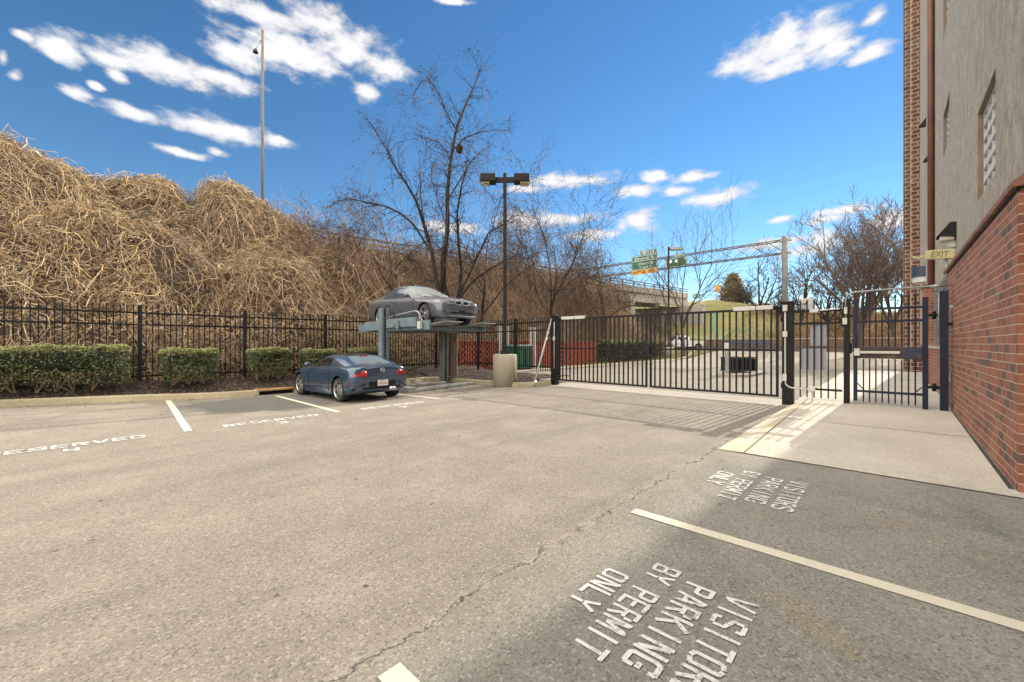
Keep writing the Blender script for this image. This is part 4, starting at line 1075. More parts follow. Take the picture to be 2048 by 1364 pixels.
for y in (-.33, -.24): MB().lathe([(.038, -.10), (.045, -.10), (.045, .12), (.038, .12)], c=(-1.8200, y, .325), axis='x', n=16).build('exhaust_tip', M['chrome'], car)
seam([(-1.8250, y, .905 - .02 * abs(y)) for y in (-.6, -.3, 0, .3, .6)], 'boot_gap', car, M['darkplastic'], .006)
MB().b2((-.9, -.12, 1.165), (-.84, .12, 1.185)).build('brake_lamp', M['redlens'], car)

# --- parking lift
LX0, LX1, LY = 7.15, 9.72, 12.62
lift = thing('parking_lift', 'blue green two post parking lift holding the grey car over a stall', 'car lift', ((LX0 + LX1) / 2, LY, 0))
def lb(m, n, mat, bev=.006): return m.build(n, mat, lift, True, bev)
for x, s_ in ((LX0, -1), (LX1, 1)):
    m = MB().b2((x - .13, LY + .10, .03), (x + .13, LY + .125, 2.72))
    m.b2((x - .13, LY - .125, .03), (x - .105, LY + .098, 2.72)).b2((x + .105, LY - .125, .03), (x + .13, LY + .098, 2.72))
    m.b2((x - .103, LY - .125, .03), (x - .05, LY - .10, 2.72)).b2((x + .03, LY - .125, .03), (x + .103, LY - .10, 2.72))
    o = lb(m, 'post', M['liftpaint'] if s_ < 0 else M['liftgrey'])
    k = MB().b2((x - .10, LY - .07, .03), (x + .10, LY - .04, 2.70)); kk = lb(k, 'chain_channel', M['liftdark'])
    k = MB().b2((x - .22, LY - .32, 0), (x + .22, LY + .32, .028)); lb(k, 'base_plate', M['liftdark'])
    k = MB()
    for i in range(18): k.b2((x - .028, LY - .085, .5 + i * .11), (x + .005, LY - .072, .55 + i * .11))
    lb(k, 'lock_ladder', M['steel'], 0)
    if s_ > 0: lb(MB().b2((x - .16, LY - .26, 1.93), (x + .16, LY - .13, 2.10)), 'carriage', M['liftpaint'])
# platform: two runways over cross beams, side rails
Zp = 2.06
for x0 in (LX0 + .18, LX1 - .93):
    m = MB(); m.b2((x0, 10.1, Zp + .03), (x0 + .75, 14.5, Zp + .07))
    for k in range(22): m.b2((x0 + .02, 10.2 + k * .195, Zp + .0715), (x0 + .73, 10.25 + k * .195, Zp + .08))
    lb(m, 'runway', M['steel'])
m = MB().b2((LX0 + .94, 10.25, Zp - .02), (LX1 - .94, 14.4, Zp + .02)); lb(m, 'centre_deck', M['liftgrey'])
for x in (LX0 + .14, LX1 - .14): lb(MB().b2((x - .035, 10.15, Zp - .12), (x + .035, 14.6, Zp + .17)), 'platform_rail', M['liftpaint'])
for y in (10.4, 11.6, 12.8, 14.0): lb(MB().b2((LX0 + .18, y - .05, Zp - .13), (LX1 - .18, y + .05, Zp - .03)), 'cross_beam', M['liftpaint'])
for x0 in (LX0 + .2, LX1 - .95):
    m = MB(); m.add([(x0, 10.09, Zp + .03), (x0 + .73, 10.09, Zp + .03), (x0 + .73, 9.55, Zp + .10), (x0, 9.55, Zp + .10), (x0, 10.09, Zp + .07), (x0 + .73, 10.09, Zp + .07), (x0 + .73, 9.55, Zp + .125), (x0, 9.55, Zp + .125)], [(0, 3, 2, 1), (4, 5, 6, 7), (0, 1, 5, 4), (1, 2, 6, 5), (2, 3, 7, 6), (3, 0, 4, 7)])
    lb(m, 'ramp_flap', M['galv'])
xs_ = LX0 + .04
m = MB().b2((xs_ - .06, 10.65, Zp - .02), (xs_ + .045, LY - .2, Zp + .27)); lb(m, 'side_beam', M['liftpaint'], .012)
m = MB().b2((xs_ - .14, LY + .2, Zp - .10), (xs_ + .03, LY + 1.15, Zp + .22)); lb(m, 'side_beam', M['liftpaint'], .012)
lb(MB().box((xs_ - .09, 11.75, Zp + .12), (.06, .34, .16)).box((xs_ - .09, 11.65, Zp + .02), (.05, .14, .2), (.6, 0, 0)), 'lock_unit', M['liftpaint'])
lb(MB().tube([(xs_ - .02, LY - .25, Zp + .33), (xs_ - .03, 11.6, Zp + .40), (xs_ - .03, 10.75, Zp + .46), (xs_ - .03, 10.60, Zp + .44), (xs_ - .03, 10.52, Zp + .35), (xs_ - .03, 10.5, Zp + .1)], .026, 8), 'hose_rail', M['galv'], 0)
lb(MB().box((xs_ - .03, 10.5, Zp + .02), (.1, .13, .22)), 'valve_box', M['palegrey'])
lb(MB().tube([(LX0, LY - .1, 2.73), (LX0 + .02, LY - .35, 2.83), (LX0, LY - .6, 2.72), (LX0 - .02, LY - .72, 2.35)], .018, 8), 'hydraulic_hose', M['liftdark'], 0)
for m in (MB().bar((LX0 - .25, 10.75, .06), (10.0, 11.35, .06), .2, .09), MB().bar((LX0 - .1, 12.15, .05), (LX1 - .2, 12.3, .05), .16, .08), MB().b2((LX0 - .3, 10.65, .0), (LX0 + .0, 11.5, .17))): lb(m, 'ground_beam', M['steel'], .01)

# --- the grey coupe on the lift
BT = [(-2.43, [(0, .5), (.45, .5), (.6, .52), (.68, .66), (.64, .82), (.55, .93), (.3, .97), (0, .98)]),
      (-2.33, [(0, .36), (.62, .36), (.78, .42), (.82, .64), (.79, .85), (.68, .99), (.36, 1.03), (0, 1.04)]),
      (-2.0, [(0, .26), (.70, .26), (.85, .34), (.87, .62), (.85, .86), (.72, 1.0), (.4, 1.05), (0, 1.06)]),
      (-1.38, [(0, .2), (.74, .2), (.88, .28), (.89, .62), (.87, .87), (.76, .985), (.4, 1.03), (0, 1.04)]),
      (-.7, [(0, .18), (.78, .18), (.87, .26), (.885, .6), (.865, .85), (.77, .945), (.4, .98), (0, .99)]),
      (0, [(0, .18), (.78, .18), (.87, .26), (.885, .58), (.865, .82), (.77, .915), (.4, .95), (0, .96)]),
      (.7, [(0, .18), (.78, .18), (.87, .26), (.885, .57), (.865, .80), (.77, .895), (.4, .945), (0, .955)]),
      (1.0, [(0, .18), (.76, .18), (.87, .27), (.885, .57), (.86, .785), (.73, .875), (.4, .93), (0, .94)]),
      (1.38, [(0, .2), (.74, .2), (.87, .28), (.885, .57), (.855, .755), (.71, .83), (.4, .885), (0, .895)]),
      (1.8, [(0, .2), (.72, .2), (.86, .27), (.875, .54), (.835, .72), (.69, .80), (.4, .855), (0, .865)]),
      (2.02, [(0, .19), (.68, .19), (.79, .25), (.82, .50), (.775, .69), (.64, .755), (.37, .81), (0, .825)]),
      (2.14, [(0, .19), (.60, .19), (.70, .24), (.735, .47), (.69, .66), (.57, .72), (.33, .77), (0, .785)]),
      (2.20, [(0, .22), (.50, .22), (.60, .27), (.64, .45), (.60, .62), (.49, .675), (.28, .72), (0, .735)])]
BC = [(x_, [(y_, z_ if z_ < .95 else .95 + (z_ - .95) * 1.14) for y_, z_ in p_]) for x_, p_ in [(.98, [(.72, .86), (.69, .875), (.6, .9), (.3, .93), (0, .935)]), (.6, [(.76, .87), (.72, .98), (.63, 1.06), (.34, 1.1), (0, 1.11)]),
      (.15, [(.77, .88), (.72, 1.08), (.61, 1.24), (.34, 1.3), (0, 1.31)]), (-.15, [(.775, .89), (.72, 1.11), (.6, 1.3), (.34, 1.36), (0, 1.375)]),
      (-.6, [(.78, .9), (.72, 1.12), (.6, 1.31), (.34, 1.37), (0, 1.38)]), (-1.05, [(.78, .92), (.72, 1.1), (.6, 1.26), (.34, 1.32), (0, 1.33)]),
      (-1.5, [(.77, .94), (.71, 1.04), (.6, 1.14), (.34, 1.19), (0, 1.2)]), (-1.95, [(.72, .97), (.67, 1.0), (.58, 1.03), (.32, 1.06), (0, 1.06)])]]
CB = thing('parked_coupe', 'dusty grey blue coupe raised on the parking lift facing outwards', 'car', (8.41, 12.2, Zp + .08), -PI / 2)
g = loft(BT, 6, 4)
body = body_mesh('body', g, [M['bmpaint'], M['darkplastic']], CB); cut_arches(body, (1.38, -1.38), .82, .365, M['darkplastic'])
gc = loft(BC, 6, 4)
def pickbm(i, j):
    x = (gc[i, 0, 0] + gc[i + 1, 0, 0]) / 2
    if -1.35 < x < .55 and 1 <= j < 7: return 1
    if -1.85 < x < -1.1 and j >= 9: return 2
    if .02 < x < .93 and j >= 8: return 3
    return 0
cab = body_mesh('cabin', gc, [M['bmpaint']] + [M['blueglass']] * 3, CB, False, pickbm)
split_sides(split_slots(cab, {1: ('side_window', M['blueglass'], CB), 2: ('rear_window', M['dustglass'], CB), 3: ('windscreen', M['dustglass'], CB)})[1])
for ax in (1.38, -1.38):
    for s_ in (1, -1): wheel(CB, ax, s_ * .76, .322, .22, 5, .235, True)
def gidx(x): return int(np.argmin(np.abs(g[:, 0, 0] - x)))
for s_ in (1, -1):
    # chrome line round the side glass
    tr = [Vector((gc[i, 7, 0], s_ * (gc[i, 7, 1] + .008), gc[i, 7, 2] + .004)) for i in range(5, len(gc) - 8)]
    MB().tube(tr, .011, 6).build('window_trim', M['chrome'], CB)
    bl = [Vector((gc[i, 1, 0], s_ * (gc[i, 1, 1] + .006), gc[i, 1, 2])) for i in range(6, len(gc) - 8)]
    MB().tube(bl, .008, 6).build('belt_trim', M['chrome'], CB)
    mi = MB(); mi.lathe([(0, -.1), (.055, -.08), (.075, 0), (.055, .07), (0, .09)], c=(.56, s_ * .96, .97), axis='y', n=12); mi.bar((.58, s_ * .84, .90), (.57, s_ * .93, .94), .05, .03); mi.build('mirror', M['bmpaint'], CB)
    MB().box(surf_pt(g, -.36, .80, s_, off=.014), (.2, .024, .03)).build('door_handle', M['bmpaint'], CB, bev=.006)
    for hx in (-.62, .78): seam([surf_pt(g, hx + (0.05 if z < .4 else 0), z, s_) for z in (.28, .42, .58, .72, .84)], 'door_gap', CB, M['darkplastic'], .006)
    seam([surf_pt(g, x, .745, s_, off=.002) for x in np.linspace(-1.9, 1.0, 14)], 'body_crease', CB, M['bmpaint'], .008)
    MB().box(surf_pt(g, .86, .66, s_, off=.006), (.09, .012, .022)).build('side_repeater', M['clearlens'], CB)
    # headlight wrapped round the corner
    hl = MB()
    a = [(2.205, .31, .60), (2.205, .57, .595), (2.06, .80, .62), (1.86, .865, .66)]; b = [(2.20, .33, .705), (2.175, .54, .715), (2.02, .735, .735), (1.84, .805, .755)]
    vs = [(x + .014, s_ * (y + .006), z) for x, y, z in a] + [(x + .014, s_ * (y + .006), z + .006) for x, y, z in b] + [(x - .06, s_ * (y - .05), z) for x, y, z in a] + [(x - .06, s_ * (y - .05), z) for x, y, z in b]
    fs = [(i, i + 1, 5 + i, 4 + i) for i in range(3)] + [(8 + i, 9 + i, 1 + i, i) for i in range(3)] + [(4 + i, 5 + i, 13 + i, 12 + i) for i in range(3)] + [(0, 4, 12, 8), (3, 11, 15, 7)]
    hl.add(vs, fs); h = hl.build('headlight', M['clearlens'], CB)
    for yy, xx, zz in ((.44, 2.20, .655), (.60, 2.15, .665)): MB().lathe([(0, .012), (.034, .008), (.038, -.03), (0, -.03)], c=(xx, s_ * yy, zz), axis='x', n=14).build('lamp_bowl', M['darkplastic'], h)
    MB().lathe([(0, .02), (.045, .012), (.05, -.04), (0, -.04)], c=(2.185, s_ * .57, .385), axis='x', n=16).build('fog_lamp', M['clearlens'], CB)
    k = MB(); n = 16
    pts = [(.12 * (abs(math.cos(a)) ** .5) * (1 if math.cos(a) > 0 else -1), .062 * (abs(math.sin(a)) ** .6) * (1 if math.sin(a) > 0 else -1)) for a in np.linspace(0, 2 * PI, n, endpoint=False)]
    rim = [(2.215 - .02 * abs(p_[0] + .13) - .12 * p_[1], s_ * (.145 + p_[0]), .655 + p_[1]) for p_ in pts]
    k.tube(rim + [rim[0]], .009, 6, False); kk = k.build('grille_frame', M['chrome'], CB)
    k = MB(); k.add([(x_ - .004, y_, z_) for x_, y_, z_ in rim] + [(2.10, s_ * .145, .655)], [tuple(range(n))]); k.build('grille', M['darkplastic'], kk)
MB().b2((2.10, -.44, .33), (2.212, .44, .45)).build('lower_intake', M['darkplastic'], CB, bev=.015)
for s_ in (1, -1): MB().b2((2.06, s_ * .46, .34), (2.185, s_ * .68, .42)).build('corner_intake', M['darkplastic'], CB, bev=.01)
for z in (.375, .405): 
    for s_ in (1, -1): MB().b2((2.19, s_ * .14, z), (2.22, s_ * .54, z + .014)).build('intake_bar', M['alloy'], CB)
MB().tube([(2.15, -.66, .25), (2.205, -.45, .235), (2.225, 0, .23), (2.205, .45, .235), (2.15, .66, .25)], .025, 8).build('chin_spoiler', M['bmpaint'], CB)
MB().lathe([(0, .012), (.036, .010), (.04, 0), (0, 0)], c=(2.165, 0, .765), axis='x', n=16).build('bonnet_badge', M['steel'], CB)
seam([(1.0 - .0 * abs(y), y, .945 - .03 * abs(y)) for y in (-.6, -.3, 0, .3, .6)], 'bonnet_gap', CB, M['darkplastic'], .008)
for a, b in (((.93, -.1, .965), (.55, -.55, 1.10)), ((.95, .15, .965), (.62, -.30, 1.11))): MB().bar(a, b, .02, .012).build('wiper', M['darkplastic'], CB)

# --- white pickup far beyond the gate
c0 = onX(1362, 52.0)[0]
TR = thing('pickup_truck', 'white pickup truck parked in front of the underpass wall', 'truck', (c0.x, c0.y, .72), math.radians(131))
PT = [(-2.9, [(0, .55), (.85, .55), (.93, .62), (.95, .85), (.94, 1.05), (.92, 1.14), (.5, 1.15), (0, 1.15)]), (-2.7, [(0, .5), (.88, .5), (.95, .58), (.97, .85), (.96, 1.05), (.93, 1.15), (.5, 1.16), (0, 1.16)]),
      (-.6, [(0, .45), (.88, .45), (.95, .55), (.97, .85), (.96, 1.05), (.93, 1.15), (.5, 1.16), (0, 1.16)]), (1.2, [(0, .45), (.88, .45), (.95, .55), (.97, .85), (.96, 1.05), (.92, 1.14), (.5, 1.17), (0, 1.18)]),
      (2.4, [(0, .48), (.85, .48), (.93, .56), (.95, .85), (.93, 1.0), (.86, 1.08), (.5, 1.11), (0, 1.12)]), (2.65, [(0, .52), (.75, .52), (.85, .58), (.88, .8), (.86, .95), (.78, 1.02), (.4, 1.04), (0, 1.05)])]
PC = [(1.35, [(.88, 1.12), (.86, 1.14), (.8, 1.16), (.4, 1.18), (0, 1.18)]), (.75, [(.9, 1.12), (.85, 1.45), (.72, 1.72), (.4, 1.77), (0, 1.78)]), (-.1, [(.9, 1.12), (.85, 1.48), (.73, 1.77), (.4, 1.82), (0, 1.83)]), (-.62, [(.9, 1.12), (.86, 1.45), (.74, 1.74), (.4, 1.79), (0, 1.8)]), (-.75, [(.88, 1.12), (.86, 1.3), (.76, 1.5), (.4, 1.55), (0, 1.55)])]
g = loft(PT, 5, 3); b = body_mesh('body', g, [M['truckpaint'], M['darkplastic']], TR); cut_arches(b, (1.75, -1.75), .85, .45, M['darkplastic'])
gc = loft(PC, 5, 4)
def pk(i, j):
    x = (gc[i, 0, 0] + gc[i + 1, 0, 0]) / 2
    return 1 if (-.55 < x < .75 and 2 <= j < 7) else (2 if (x > .8 and j > 6) or (x < -.62 and j > 6) else 0)
cab = body_mesh('cabin', gc, [M['truckpaint']] + [M['dkglass']] * 2, TR, False, pk)
split_sides(split_slots(cab, {1: ('side_window', M['dkglass'], TR), 2: ('windscreen', M['dkglass'], TR)})[1])
for ax in (1.75, -1.75):
    for s_ in (1, -1): wheel(TR, ax, s_ * .82, .40, .25, 6, .25)
for s_ in (1, -1): MB().b2((-2.93, s_ * .78, .8), (-2.86, s_ * .95, 1.1)).build('tail_lamp', M['redlens'], TR, bev=.01)
MB().b2((-3.0, -.9, .45), (-2.86, .9, .6)).build('bumper', M['chrome'], TR, bev=.02)
# ---------------------------------------------------------------- the embankment and its vines
CRX = [-30, -12, -6, -1.9, -.28, .84, 1.6, 2.76, 3.4, 3.75, 4.42, 5.2, 6.78, 8.3, 9.2, 10.0, 12, 15, 20, 30, 38, 44, 50]
CRZ = [11, 10.9, 10.1, 8.95, 8.3, 8.1, 8.3, 8.75, 8.2, 8.1, 9.3, 9.1, 8.4, 7.9, 7.4, 7.0, 6.9, 7.0, 7.2, 7.6, 7.4, 4.0, .2]
def hills(X, Y, rough=True):
    X = np.asarray(X, float); Y = np.asarray(Y, float)
    y0 = 15.9 + 1.3 * sstep(11.5, 14, X); yc = 24.0 - .03 * np.maximum(0, X - 10)
    t = np.clip((Y - y0) / (yc - y0), 0, 1)
    crest = np.interp(X, CRX, CRZ)
    base = .40 - .38 * sstep(12, 14, X)
    left = 1 - sstep(8, 13, X)
    p = np.where(t < 1, t ** (1.0 - .28 * left), 1)
    z = base + (crest - base) * p
    if rough:
        amp = np.sin(np.clip(t, 0, 1) * PI) ** .6
        z = z + left * amp * (.75 * np.exp(-((t - .30 - .05 * np.sin(X * .8)) / .13) ** 2) - .75 * np.exp(-((t - .56 - .06 * np.sin(X * .6 + 1)) / .14) ** 2)) + left * amp * (.30 * np.sin(X * 1.35 + 2.2 * np.sin(Y * .55) + .7) * np.sin(Y * 1.5 + 1.1 * np.sin(X * .8)) + .30 * np.abs(np.sin(X * 1.9 + Y * .9)) * np.sin(Y * 2.0 + .5) - .1)
        n = np.sin(X * .9 + 1.3 * np.sin(Y * .7)) * np.sin(Y * 1.05 + .8 * np.sin(X * .6 + 1)) * .75 + np.sin(X * 2.1 + Y * .6 + 1.5) * np.sin(Y * 2.3 - X * .4) * .28 + np.sin(X * 4.7 + 2 * np.sin(Y * 3)) * np.sin(Y * 5.1 + X) * .1
        z = z + n * amp * (.30 + .70 * left)
        z = z + (.16 * np.sin(X * 3.3) * np.sin(X * 7.7 + 1) + .14 * np.sin(X * 2.2 + 2) * np.sin(X * 5.1 + Y * 2)) * sstep(.6, 1, t) * left
    return np.where(Y > yc, np.minimum(z, crest - (Y - yc) * .10 * left), z)
structure(grid_mesh('hill', np.linspace(-30, 50, 240), np.concatenate([np.linspace(15.6, 25, 60), np.linspace(25.5, 60, 12)]), lambda x, y: hills(x, y), M['hill']))

def normalize(v): return v / (np.linalg.norm(v, axis=-1, keepdims=True) + 1e-9)
def strands(N, xr, yr, K, L, lift, rad, bias, curl, cols, dens=None, up=0.0, seed=1, clampz=True):
    r = np.random.default_rng(seed)
    x = r.uniform(*xr, N); y = yr[0] + (yr[1] - yr[0]) * r.uniform(0, 1, N) ** .9
    if dens is not None:
        k = r.uniform(0, 1, N) < dens(x, y); x, y = x[k], y[k]; N = len(x)
    P = np.zeros((N, K, 3)); z = hills(x, y); P[:, 0] = np.stack([x, y, z + r.uniform(0, lift, N)], 1)
    Ls = L[0] + (L[1] - L[0]) * r.uniform(0, 1, N) ** 1.8; step = (Ls / (K - 1))[:, None]
    d = normalize(r.normal(size=(N, 3)) * np.array([1, .8, .6]) + np.array(bias))
    ax = r.normal(size=(N, 3)) * curl
    for k in range(1, K):
        d = normalize(d + np.cross(ax, d) * .55 + r.normal(size=(N, 3)) * .22 + np.array([0, 0, -.10 + up]))
        q = P[:, k - 1] + d * step
        h = hills(q[:, 0], q[:, 1])
        low = q[:, 2] < h + .02; hi = q[:, 2] > h + lift * 2.2
        if clampz:
            q[:, 2] = np.where(low, h + .02 + r.uniform(0, .05, N), q[:, 2]); q[:, 2] = np.where(hi, q[:, 2] * .6 + (h + lift) * .4, q[:, 2])
        P[:, k] = q
    R = (rad[0] + (rad[1] - rad[0]) * r.uniform(0, 1, N) ** 2.5)[:, None] * np.linspace(1, .45, K)[None, :]
    V, Q = tubes(P, R, 3)
    c = np.array(cols)[r.integers(0, len(cols), N)] * r.uniform(.7, 1.25, (N, 1))
    return V, Q, np.repeat(c, K * 3, axis=0)
STRAW = [(.50, .365, .205), (.58, .43, .25), (.40, .29, .165), (.27, .195, .115), (.14, .098, .062), (.54, .45, .32)]
BROWN = [(.28, .185, .12), (.36, .25, .16), (.20, .13, .09), (.42, .31, .20), (.15, .10, .075), (.47, .36, .25)]
lf = lambda x, y: 1 - .92 * sstep(7.5, 11.5, x + .25 * (y - 16))
hol = lambda x, y: np.sin(x * 1.15 + 1.4 * np.sin(y * .8) + .4) * np.sin(y * 1.25 + .9 * np.sin(x * .7)) + .35 * np.sin(x * 3.1 + y) * np.sin(y * 2.7 - x)
pat = lambda x, y: lf(x, y) * (1 - .80 * sstep(.12, .62, hol(x, y))) * (.42 + .58 * sstep(16.2, 17.3, y + .5 * np.sin(x * 1.3)))
parts = [strands(42000, (-10, 12), (15.7, 24.6), 7, (.45, 1.8), .26, (.008, .0175), (0, -.55, -.35), 1.0, STRAW, pat, seed=3),
         strands(12000, (-10, 12), (15.7, 24.6), 6, (.3, 1.0), .4, (.005, .010), (0, -.3, .25), .9, [(.20, .14, .09), (.28, .20, .12), (.14, .09, .06)], lf, seed=4),
         strands(900, (-10, 11), (15.8, 24.5), 9, (1.2, 3.0), .5, (.012, .024), (.1, -.5, -.4), .8, STRAW[:3], lf, seed=5),
         strands(2500, (-9, 10), (15.0, 16.3), 6, (.4, 1.3), 1.9, (.006, .014), (0, -.35, -.2), .8, STRAW, seed=6, clampz=True)]
V, Q, C_ = join_np(parts)
tag(np_mesh('dry_vines', V, Q, M['vine'], col=C_), kind='stuff')
rt = lambda x, y: sstep(6.5, 10.5, x + .25 * (y - 16))
parts = [strands(30000, (7, 44), (16.0, 24.2), 6, (.5, 2.2), .7, (.007, .017), (0, -.35, .25), .65, BROWN, rt, up=.06, seed=7),
         strands(5000, (8, 40), (16.6, 23.8), 6, (1.2, 3.2), 1.3, (.010, .02), (0, -.2, 1.2), .4, BROWN, rt, up=.10, seed=8),
         strands(4500, (12.5, 40), (16.6, 20.5), 6, (1.0, 2.6), 1.8, (.008, .018), (0, -.2, .9), .5, BROWN + STRAW[3:5], None, up=.08, seed=9)]
V, Q, C_ = join_np(parts)
tag(np_mesh('brushwood', V, Q, M['twig'], col=C_), kind='stuff')

def leaves(C, size, cols, seed=0, flat=.6):
    r = np.random.default_rng(seed); N = len(C)
    A = normalize(r.normal(size=(N, 3)) * np.array([1, 1, flat])); B = normalize(np.cross(A, r.normal(size=(N, 3))))
    s = r.uniform(*size, N)[:, None]; A *= s; B *= s * .55; nrm = np.cross(A, B); nrm = normalize(nrm) * s * .25
    V = np.stack([C - A, C - B * 1.0 + nrm, C + A, C + B + nrm], 1).reshape(-1, 3); Q = np.arange(N * 4).reshape(-1, 4)
    c = np.array(cols)[r.integers(0, len(cols), N)] * r.uniform(.7, 1.3, (N, 1))
    return V, Q, np.repeat(c, 4, axis=0)
# dead leaf scraps and a few green clumps caught in the vines
r = np.random.default_rng(21)
n = 22000; x = np.where(r.uniform(0, 1, n) < .25, r.uniform(-10, 9, n), r.uniform(9, 40, n)); y = r.uniform(15.8, 24.4, n); C = np.stack([x, y, hills(x, y) + r.uniform(0, .45, n)], 1)
gx = r.normal(9.3, 1.0, 3500); gy = r.normal(19.5, .9, 3500); CG = np.stack([gx, gy, hills(gx, gy) + r.uniform(.05, .5, 3500)], 1)
V, Q, C_ = join_np([leaves(C, (.02, .055), BROWN + STRAW[2:5], 22), leaves(CG, (.03, .07), [(.05, .075, .025), (.08, .10, .035), (.035, .05, .02)], 23)])
tag(np_mesh('dead_leaves', V, Q, M['twig'], col=C_, smooth=False), kind='stuff')
# pale bare branch caught near the top of the hill
t = thing('fallen_branch', 'pale bare bent branch lying on the vines high on the hill', 'branch', tuple(U(75, 302, 15.6)))
pb_ = [U(a, b, 15.4) for a, b in ((57, 300), (64, 303), (73, 303), (78, 309), (81, 315), (90, 317), (97, 316))]
MB().tube(pb_, [.03, .035, .04, .04, .035, .03, .015], 6).build('stem', simple('bleached_wood', (.55, .48, .40), .8), t, True)
p = U(534, 420, 22.5); t = thing('wooden_stake', 'short weathered wooden stake on the hill beside the tall light pole', 'stake', tuple(p))
MB().b2((p.x - .06, p.y - .06, p.z - .8), (p.x + .06, p.y + .06, p.z + .55)).build('stake_shaft', simple('stake_wood', (.16, .10, .06), .85, 0, .3, 4), t, True, .01)

# ---------------------------------------------------------------- hedges
GREEN = [(.045, .065, .024), (.075, .10, .036), (.020, .028, .013), (.12, .15, .055), (.19, .205, .09), (.38, .33, .21)]
def hedge(name, label, x0, x1, y0, y1, z0, z1, N, seed, group=None, cols=GREEN, lsz=(.018, .040), legs=True):
    r = np.random.default_rng(seed)
    cx0, cy0 = (x0 + x1) / 2, (y0 + y1) / 2
    t = thing(name, label, 'hedge', (cx0, cy0, z0 - .05), 0, group)
    hx, hy, hz = (x1 - x0) / 2, (y1 - y0) / 2, (z1 - z0) / 2
    # points spread close to the surface of a rounded block
    p = r.uniform(-1, 1, (N, 3)); ax = r.choice(3, N, p=[.2 if hx < 1.2 else .08, .45 if hx < 1.2 else .5, .35 if hx < 1.2 else .42]); sg = np.sign(r.uniform(-1, 1, N)); sg = np.where((ax == 2) & (r.uniform(0, 1, N) < .75), 1, sg)
    p[np.arange(N), ax] = sg * (1 - np.abs(r.normal(0, .10, N)))
    S_ = np.array([hx, hy, hz]); rr = .13
    q = p * S_; lim = S_ - rr; core = np.clip(q, -lim, lim); dv = q - core; ln = np.linalg.norm(dv, axis=1, keepdims=True); q = core + dv * np.minimum(1, rr / (ln + 1e-6))
    q[:, 2] += .022 * np.sin(q[:, 0] * 6 + seed) + .015 * np.sin(q[:, 0] * 15); q[:, 1] += .05 * np.sin(q[:, 0] * 4.3 + q[:, 2] * 6)
    low = q[:, 2] < -hz * .30
    taper = np.clip((-hz * .30 - q[:, 2]) / (hz * .70), 0, 1); q[:, 0] = np.where(low, q[:, 0] * (1 - .38 * taper * (hx < 1.2)), q[:, 0]); q[:, 1] *= 1 - .25 * taper
    keep = r.uniform(0, 1, N) > 1.15 * taper; q = q[keep]
    hole = np.sin(q[:, 0] * 5.1 + seed) * np.sin(q[:, 2] * 6.3 + q[:, 0]) > .86; q = q[~hole]
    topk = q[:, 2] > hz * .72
    V1 = leaves(q[~topk], lsz, cols[:5], seed + 1, .8); V2 = leaves(q[topk], lsz, cols[3:] + [(.34, .37, .09), (.25, .29, .075), (.38, .38, .13)], seed + 2, .5)  # sunlit tops and highlights put into the brighter top leaf colours
    V, Q, C_ = join_np([V1, V2]); V = V + np.array([0, 0, (z0 + z1) / 2 - (z0 - .05)])
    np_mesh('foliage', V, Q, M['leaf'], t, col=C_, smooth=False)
    core = MB()  # dark core colour stands for the shade inside the foliage
    core.box((0, 0, hz + .20), (2 * hx - .40, 2 * hy - .30, 2 * hz - .66)); core.build('shaded_core', simple(name + '_shadow_' + str(seed), (.018, .022, .010), .9, 0, .5, 9), t, bev=.15, seg=3)
    k = max(3, int((x1 - x0) / .35)); P = []; R_ = []
    for i in range(k * 4):
        a = Vector((-hx * .8 + 2 * hx * .8 * (i // 4 + .5) / k, 0, 0)); e = a + Vector((r.uniform(-.35, .35), r.uniform(-.3, .3), r.uniform(.4, .7)))
        mid = a.lerp(e, .5) + Vector((r.uniform(-.1, .1), r.uniform(-.1, .1), -.02)); P.append([a, mid, e]); R_.append([.022, .015, .009])
    V, Q = tubes(np.array([[list(v) for v in s_] for s_ in P]), np.array(R_), 5)
    np_mesh('stem', V, Q, M['twig'], t, col=np.full((len(V), 3), (.24, .17, .11)))
    return t
hg = 'clipped hedges along the planting bed'
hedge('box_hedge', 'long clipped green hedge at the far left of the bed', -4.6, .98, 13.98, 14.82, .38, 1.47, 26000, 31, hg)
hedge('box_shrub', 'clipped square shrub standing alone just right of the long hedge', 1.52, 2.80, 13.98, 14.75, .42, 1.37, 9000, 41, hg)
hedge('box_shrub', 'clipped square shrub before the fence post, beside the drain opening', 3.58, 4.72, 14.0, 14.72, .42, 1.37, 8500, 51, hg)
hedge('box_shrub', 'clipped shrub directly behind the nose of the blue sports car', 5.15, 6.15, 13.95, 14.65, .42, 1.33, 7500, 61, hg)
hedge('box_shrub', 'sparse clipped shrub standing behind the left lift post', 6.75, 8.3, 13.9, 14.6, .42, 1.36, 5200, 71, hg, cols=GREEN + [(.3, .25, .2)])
hedge('border_hedge', 'large dark loose hedge on the lawn beyond the vehicle gate', 26.0, 36.0, 14.75, 15.7, .12, 1.78, 14000, 81, None, cols=[(.02, .03, .012), (.03, .04, .016), (.045, .055, .02), (.06, .06, .03), (.09, .09, .05), (.2, .18, .13)], lsz=(.04, .09))

